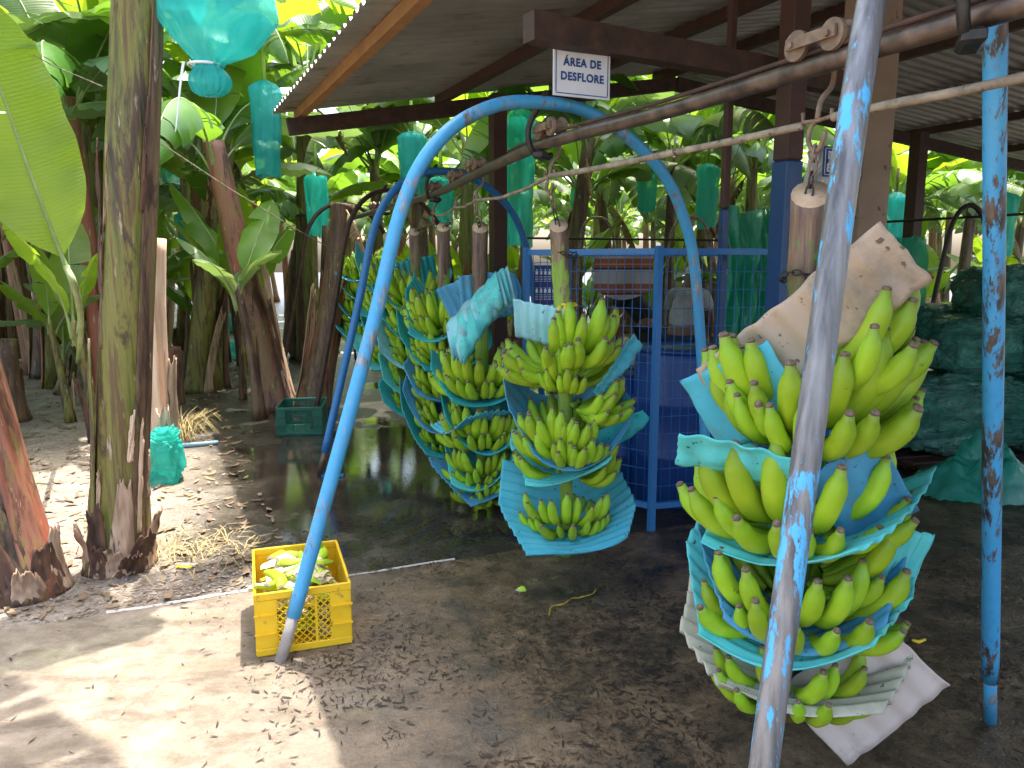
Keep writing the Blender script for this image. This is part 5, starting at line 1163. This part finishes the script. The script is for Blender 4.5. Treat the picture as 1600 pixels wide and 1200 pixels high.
mb = MB(); mb.tube([(.07 * math.cos(a), .06 * math.sin(a), zt) for a in [2 * PI * i / 14 for i in range(14)]], .007, 6, closed=True); mb.build('tie', 'white_ribbon', e)
mb = MB(); mb.grid(lambda u, v: (-.07 - .05 * v + .014 * (u - .5) * (1 - v * .6), -.06 - .02 * v, zt - .30 * v + .012 * math.sin(v * 5)), 2, 10); solid(mb.build('ribbon_tail', 'white_ribbon', e), .0015)
mb = MB(); mb.tube([(0, 0, H_), (0, 0, H_ + .5)], .03, 8); mb.build('bunch_stalk', 'rachis', e)
def bag(c, w, h, seed, mat, label, group=None):
    mb = MB()
    def fn(u, v):
        a = 2 * PI * u; b_ = v
        k = (math.sin(PI * min(1, b_ * .80 + .18)) ** .5) if b_ < .9 else .09
        if b_ == 0: k = .5
        k *= w / 2 * (1 + .16 * nz(math.cos(a) * 1.8, math.sin(a) * 1.8, b_ * 3 + seed) + .07 * math.sin(a * 9 + seed + b_ * 2) * b_)
        return (math.cos(a) * k + .05 * w * nz(b_ * 3, seed), math.sin(a) * k, h * b_ * (1 if b_ < .88 else .97) + .004)
    mb.grid(fn, 40, 22); return tag(mb.build('plastic_bag', mat, None, True, c), label, 'plastic bag', group)
q = G(258, 752); o = bale('plastic_bag', (q.x, q.y, 0), .26, .22, .36, .3, 31.0, 'small limp teal bag beside the pale cut trunk', 'film_aqua', .24); o['category'] = 'plastic bag'
gb = [(382, 560, .5, .34, 'film_teal', 'turquoise bag on the soil behind the tall reddish trunk'), (430, 575, .42, .34, 'white_plastic', 'white bag on the soil beside the turquoise one'), (335, 545, .5, .36, 'film_aqua', 'teal bag behind the stout green trunk'), (352, 520, .4, .5, 'film_teal', 'tall turquoise bag between the trunks'), (480, 470, .6, .5, 'film_teal', 'turquoise bag far down the row beside the rail'), (300, 520, .5, .4, 'film_aqua', 'teal bag half hidden behind the pale cut trunk'), (560, 452, .8, .5, 'film_teal', 'turquoise plastic heap at the far end of the rail')]
for i, (px, py, w_, h_, mt, lab) in enumerate(gb): bag(G(px, py), w_, h_, 5 + i * 1.9, mt, lab)
# white bag hanging by the tan column
cwb = W(1283, 225, 4.6)
o = drape('white_bag', cwb, .17, .42, (1, .3, 0), 4.4, 'white plastic bag hanging between the blue post and the tan column', 'white_plastic', 3, .03); o['category'] = 'plastic bag'
# striped cloth on a line
c = W(975, 396, 7.4); mb = MB()
mb.grid(lambda u, v: ((u - .5) * .56, .03 * math.sin(u * 9 + v * 2), -.34 * v - .10 * math.sin(PI * u) * v - .05 * u * 0), 24, 12)
o = mb.build('striped_cloth', 'striped_cloth', None, True, c); tag(o, 'grey cloth with rust stripes hung on a line behind the cage', 'cloth')
mb = MB(); a, b_ = W(880, 388, 7.35), W(1130, 392, 7.45); mb.tube([a - a, (b_ - a) * .5 - Vector((0, 0, .02)), b_ - a], .005, 5); tag(mb.build('clothes_line', 'black_cable', None, True, a), 'thin dark line that carries the striped cloth', 'line')

# ------------------------------------------------------------------ people behind the cage
def skin_mesh(name, V, E, Rd, mat, parent=None, sub=2):
    me = bpy.data.meshes.new(name); me.from_pydata(V, E, []); me.materials.append(M[mat]); o = obj(name, me, parent)
    o.modifiers.new('skin', 'SKIN').use_smooth_shade = True; sk_ = me.skin_vertices[0].data
    for i, r in enumerate(Rd): sk_[i].radius = (r, r) if not isinstance(r, tuple) else r
    sk_[0].use_root = True
    s = o.modifiers.new('sub', 'SUBSURF'); s.levels = s.render_levels = sub; return o
def person(loc, rzv, label, shirt, trousers, hat, lean=.30, arm=.5):
    e = empty('person', loc, rzv); tag(e, label, 'person')
    s, c = math.sin(lean), math.cos(lean); hip = Vector((0, 0, .86))
    ch = hip + Vector((0, s * .27, c * .27)); nk = hip + Vector((0, s * .50, c * .50)); hd0 = nk + Vector((0, s * .11 + .03, c * .10)); hd = nk + Vector((0, s * .2 + .05, c * .19))
    V = [hip, ch, nk, hd0, hd]; E = [(0, 1), (1, 2), (2, 3), (3, 4)]; Rr = [(.13, .10), (.145, .10), (.055, .055), (.075, .085), (.078, .09)]
    for sg_ in (-1, 1):
        o = len(V); sh = nk + Vector((sg_ * .17, -s * .05, -c * .05)); el = sh + Vector((sg_ * .05, .10, -.26)); wr = el + Vector((-sg_ * .04, .22 * arm + .05, -.14)); hn = wr + Vector((0, .07, -.04))
        V += [sh, el, wr, hn]; E += [(2, o), (o, o + 1), (o + 1, o + 2), (o + 2, o + 3)]; Rr += [.055, .042, .030, (.035, .018)]
        for k in range(5):
            dx = (k - 2) * .016; V += [hn + Vector((dx, .045 if k else .01, -.01)), hn + Vector((dx * 1.15, .075 if k else .03, -.04))]; E += [(o + 3, len(V) - 2), (len(V) - 2, len(V) - 1)]; Rr += [.009, .0075]
        o = len(V); V += [hip + Vector((sg_ * .09, 0, -.06)), Vector((sg_ * .10, .03, .46)), Vector((sg_ * .11, -.02, .08)), Vector((sg_ * .12, .13, .035))]; E += [(0, o), (o, o + 1), (o + 1, o + 2), (o + 2, o + 3)]; Rr += [.085, .058, .040, .035]
    skin_mesh('body', V, E, Rr, 'skin', e)
    V2 = [hip + Vector((0, 0, -.03)), ch, nk - Vector((0, s * .03, c * .03))]; E2 = [(0, 1), (1, 2)]; R2 = [(.165, .13), (.175, .13), (.085, .075)]
    for sg_ in (-1, 1):
        o = len(V2); sh = nk + Vector((sg_ * .165, -s * .05, -c * .05)); V2 += [sh, sh + Vector((sg_ * .035, .06, -.16))]; E2 += [(2, o), (o, o + 1)]; R2 += [.078, .068]
    skin_mesh('shirt', V2, E2, R2, shirt, e)
    V3 = [hip + Vector((0, 0, -.01))]; E3 = []; R3 = [(.15, .12)]
    for sg_ in (-1, 1):
        o = len(V3); V3 += [hip + Vector((sg_ * .09, 0, -.09)), Vector((sg_ * .10, .03, .46)), Vector((sg_ * .11, -.02, .09))]; E3 += [(0, o), (o, o + 1), (o + 1, o + 2)]; R3 += [.098, .075, .06]
    skin_mesh('trousers', V3, E3, R3, trousers, e)
    mb = MB(); mb.grid(lambda u, v: (math.cos(2 * PI * u) * .088 * math.cos(v * PI / 2), math.sin(2 * PI * u) * .104 * math.cos(v * PI / 2) + .0, math.sin(v * PI / 2) * .085), 20, 8); o = mb.build('cap' if hat else 'hair', 'white_cap' if hat else 'hair', e, True, hd + Vector((0, -.005, .018)))
    for sg_ in (-1, 1):
        mb = MB(); mb.box((0, .01, -.11), (.085, .25, .05), 0, None, .012); mb.build('shoe', 'black_cloth', e, False, Vector((sg_ * .115, .05, .14)))
    return e
q = W(1065, 500, 7.6); person((q.x, 7.6, 0), R(-25), 'stooping person in grey T-shirt and dark jeans behind the cage', 'grey_shirt', 'jeans', True, .62)
q = W(1018, 500, 8.6); person((q.x, 8.6, 0), R(60), 'person in black clothes bending behind the striped cloth', 'black_cloth', 'black_cloth', False, .7)

# ------------------------------------------------------------------ pipes and lines on the far side
mb = MB(); a, b_ = W(1378, 347, 9.0), W(1680, 330, 8.0); mb.tube([Vector((0, 0, 0)), (b_ - a) * .5, b_ - a], .014, 8); tag(mb.build('black_pipe', 'black_cable', None, True, a), 'thin black pipe running past the dark brown post', 'pipe')
pts = [(1452, 500), (1470, 420), (1488, 350), (1510, 322), (1530, 330), (1541, 370), (1542, 470)]; a = W(1452, 500, 8.2)
mb = MB(); mb.tube(spline([W(x, y, 8.2) - a for x, y in pts[:-1]] + [W(1542, 520, 8.2) - a], 5), .026, 8); o = mb.build('black_hoop', 'black_iron', None, True, a); tag(o, 'black bent pipe hoop behind the stack of bales', 'pipe hoop')
mb = MB(); q = G(452, 0, 0) if False else None
for x in (0, -1):
    pp = spline([W(x_, y_, 8.2) - a for x_, y_ in pts], 5)[x]; mb = MB(); mb.tube([pp, Vector((pp.x, pp.y, -a.z))], .026, 8); mb.build('leg', 'black_iron', o)
mb = MB(); a, b_ = W(820, 372, 8.5), W(1180, 376, 8.5); mb.tube([Vector((0, 0, 0)), b_ - a], .012, 6); tag(mb.build('black_pipe', 'black_cable', None, True, a), 'thin black pipe running above the cage in the background', 'pipe')
for i, (x0, x1) in enumerate(((905, 960), (1045, 1110))):
    a = W(x0, 385, 9.3); m_ = W((x0 + x1) / 2, 340, 9.3); b_ = W(x1, 385, 9.3); mb = MB(); e_ = empty('bent_pipe', a); tag(e_, 'pale bent pipe hoop behind the cage, beside the %s' % ('striped cloth' if i == 0 else 'arch leg'), 'pipe hoop')
    mb.tube([p - a for p in spline([Vector((a.x, a.y, 0)), a, m_, b_, Vector((b_.x, b_.y, 0))], 8)], .018, 8); mb.build('hoop', 'stick', e_)
# wire across the trunks
a, b_ = W(238, 215, 4.2), W(538, 400, 5.45); mb = MB(); mb.tube([Vector((0, 0, 0)), (b_ - a) * .33 - Vector((0, 0, .02)), (b_ - a) * .66 - Vector((0, 0, .02)), b_ - a], .0032, 5); tag(mb.build('wire', 'stick', None, True, a), 'thin wire slung from the thick trunk to the dark blue arch', 'wire')
a, b_ = W(0, 55, 4.2), W(160, 135, 4.0); mb = MB(); mb.tube([Vector((0, 0, 0)), (b_ - a) * .5 - Vector((0, 0, .02)), b_ - a], .003, 5); tag(mb.build('wire', 'stick', None, True, a), 'thin wire running to the upper part of the thick trunk', 'wire')

# ------------------------------------------------------------------ small things on the ground
q = G(292, 886); mb = MB(); mb.grid(lambda u, v: ((u - .5) * .085, (v - .5) * .07, .006 + .012 * abs(nz(u * 4, v * 4, 2))), 8, 6); e = mb.build('empty_packet', 'packet', None, True, q); e.rotation_euler = (0, 0, -.2); solid(e, .002); tag(e, 'small white and yellow packet lying on the sunlit soil', 'packet')
mb = MB(); mb.grid(lambda u, v: ((u - .5) * .084, -.036 + v * .035, .0095 + .012 * abs(nz(u * 4, v * .5 * 4, 2))), 8, 3); solid(mb.build('yellow_print', 'yellow_ribbon', e), .001)
a, b_ = G(284, 700), G(341, 695); mb = MB(); mb.tube([Vector((0, 0, .02)), Vector((b_.x - a.x, b_.y - a.y, .02))], .02, 12); tag(mb.build('plastic_pipe', 'pvc_blue', None, True, a), 'short pale blue plastic pipe lying near the teal bag', 'pipe')
q = G(812, 928, SL); mt = Matrix.Translation((q.x, q.y, SL + .022)) @ Matrix.Rotation(1.1, 4, 'Z') @ Matrix.Diagonal((.28, .8, .9, 1)); o = obj('banana_piece', HB[1], None, mat=mt @ Matrix.Rotation(PI, 4, 'X')); tag(o, 'short cut green banana piece alone on the wet floor', 'banana')
pts = spline([G(x, y, SL + .008) for x, y in ((858, 962), (862, 948), (880, 944), (893, 935), (905, 934), (925, 928), (932, 920))], 5); a = pts[0].copy()
mb = MB(); mb.tube([p - a + Vector((0, 0, .005 * abs(nz(i * .5)))) for i, p in enumerate(pts)], [.003 + .005 * abs(nz(i * .6, 3)) for i in range(len(pts))], 6); tag(mb.build('fallen_ribbon', 'dirty_ribbon', None, True, a), 'twisted yellow ribbon lying on the wet floor', 'ribbon')
q = G(1437, 1003, SL); pts = [W(1425, 1000, 2.2), W(1435, 1003, 2.2), W(1446, 999, 2.21)]; mb = MB(); mb.tube([p - pts[0] for p in pts], [.004, .006, .004], 6); tag(mb.build('yellow_tie', 'yellow_ribbon', None, True, pts[0]), 'end of a yellow tie behind the pinkish white foam sheet', 'ribbon')
# dry grass tufts
def tuft(px, py, n, h, seed, label, flat=.6):
    r_ = random.Random(seed); q = G(px, py); mb = MB()
    for i in range(n):
        a = r_.uniform(0, 6.28); ln = h * r_.uniform(.5, 1.2); o = Vector((r_.gauss(0, .05 + .09 * (flat > .9)), r_.gauss(0, .05 + .09 * (flat > .9)), 0)); d = Vector((math.cos(a), math.sin(a), 0)); s = Vector((-d.y, d.x, 0)) * .003
        pr = [o, o + d * ln * .25 + Vector((0, 0, ln * .55 * (1 - flat * .5))), o + d * ln * .6 + Vector((0, 0, ln * .7 * (1 - flat * .6))), o + d * ln * 1.0 + Vector((0, 0, ln * .35 * (1 - flat)))]
        vs_ = []
        for k, p in enumerate(pr): w = (1, .9, .6, .1)[k]; vs_ += [p - s * w, p + s * w]
        mb.add(vs_, [(0, 1, 3, 2), (2, 3, 5, 4), (4, 5, 7, 6)])
    o = mb.build('dry_grass', 'straw', None, True, q); stuff(o); return tag(o, label, 'grass')
tuft(283, 690, 110, .42, 1, 'tuft of dry yellow grass beside the teal bag', .35)
tuft(320, 862, 90, .20, 2, 'flattened dry straw on the soil before the slab lip', .97)
tuft(268, 862, 40, .16, 3, 'scattered dry straw near the thick trunk', .97)
# litter of dry leaves under the plants, and pale chips
def scatter(name, n, place, size, mat, seed, label, cat, curl=.5, thick=.35, z=.004):
    r_ = random.Random(seed); mb = MB(); k = 0
    while k < n:
        pt = place(r_)
        if pt is None: continue
        x, y, zz = pt; k += 1; ln = size * r_.uniform(.35, 1.0) * r_.uniform(.7, 1.7); w = ln * thick * r_.uniform(.5, 1.2) / 2; a = r_.uniform(0, 6.28); d = Vector((math.cos(a), math.sin(a), 0)); s = Vector((-d.y, d.x, 0)); c = Vector((x, y, zz + z)); b_ = r_.uniform(-.5, .5) * ln * .6
        vs_ = []
        for q_, f in ((-.5, .5), (-.15, 1), (.2, .9), (.5, .3)):
            hgt = curl * ln * abs(q_) ** 1.5 * r_.uniform(.2, 1.0); cen = c + d * (q_ * ln) + s * (b_ * q_ * q_) + Vector((0, 0, hgt)); vs_ += [cen - s * w * f, cen + s * w * f + Vector((0, 0, curl * w * .6))]
        mb.add(vs_, [(0, 1, 3, 2), (2, 3, 5, 4), (4, 5, 7, 6)])
    o = stuff(mb.build(name, mat)); o['label'] = label; o['category'] = cat; return o
def off_slab(x, y): return (Vector((x, y, 0)) - SE).dot(SN) < -.03
def pl_soil(r_):
    x, y = r_.uniform(-8, 9), r_.uniform(2.5, 15)
    k, j = kj(x, y)
    if not off_slab(x, y) or (k > -.5 and j > -1.2) : return None
    if abs(x - rail_at(min(15.9, y)).x) < 1.0: return None
    return (x, y, 0)
scatter('leaf_litter', 8000, pl_soil, .08, 'leaf_litter', 3, 'dry brown leaf scraps strewn over the soil under the plants', 'leaf litter')
scatter('pale_litter', 1200, lambda r_: (lambda p: p if p is None or r_.random() < .8 else None)(pl_soil(r_)), .03, 'stone', 4, 'small pale chips and scraps on the soil', 'gravel', .3, .7)
def pl_near(r_):
    p_ = SE + SD * r_.uniform(-1.6, .6) + SN * (-abs(r_.gauss(0, .45)) - .02); return (p_.x, p_.y, 0)
scatter('pale_litter', 1500, pl_near, .014, 'stone', 14, 'pale grit and chips along the slab edge', 'gravel', .3, .7)
scatter('leaf_litter', 700, pl_near, .035, 'leaf_litter', 15, 'dry leaf scraps along the slab edge', 'leaf litter')
# dark flower remains washed over the wet floor
def pl_floor(r_):
    u, v = r_.uniform(-1.6, 4.6), r_.uniform(-1.2, 3.6); p_ = SE + SD * (1.9 + u) + SN * v; x, y = p_.x, p_.y
    ac = x * .905 + y * .425
    if ac < .1 + .5 * r_.random(): return None if r_.random() < .93 else (x, y, SL if v > 0 else 0)
    d = nz(x * 1.3, y * 1.3, 5) + .6 * nz(x * 3.1, y * 3.1, 8) + .5 * nz(x * 7, y * 7, 2)
    if r_.random() > max(.04, min(1, .18 + d * 2.2)): return None
    return (x, y, SL if v > 0 else 0)
scatter('flower_remains', 22000, pl_floor, .026, 'floret', 6, 'black dried banana flower bits washed over the wet floor', 'flower debris', .22, .22, .003)
def pl_sun(r_):
    p_ = SE + SD * r_.uniform(-1.4, 2.4) + SN * r_.uniform(.1, 2.4); return (p_.x, p_.y, SL)
scatter('flower_remains', 300, pl_sun, .026, 'floret', 16, 'few black dried flower bits on the dry slab', 'flower debris', .25, .2, .003)
def pl_cage(r_):
    x, y = r_.uniform(-1.4, 1.6), r_.uniform(3.6, 6.6); return (x, y, 0) if off_slab(x, y) else None
scatter('flower_remains', 1800, pl_cage, .024, 'floret', 26, 'black flower bits on the muddy ground past the slab', 'flower debris', .22, .22, .003)
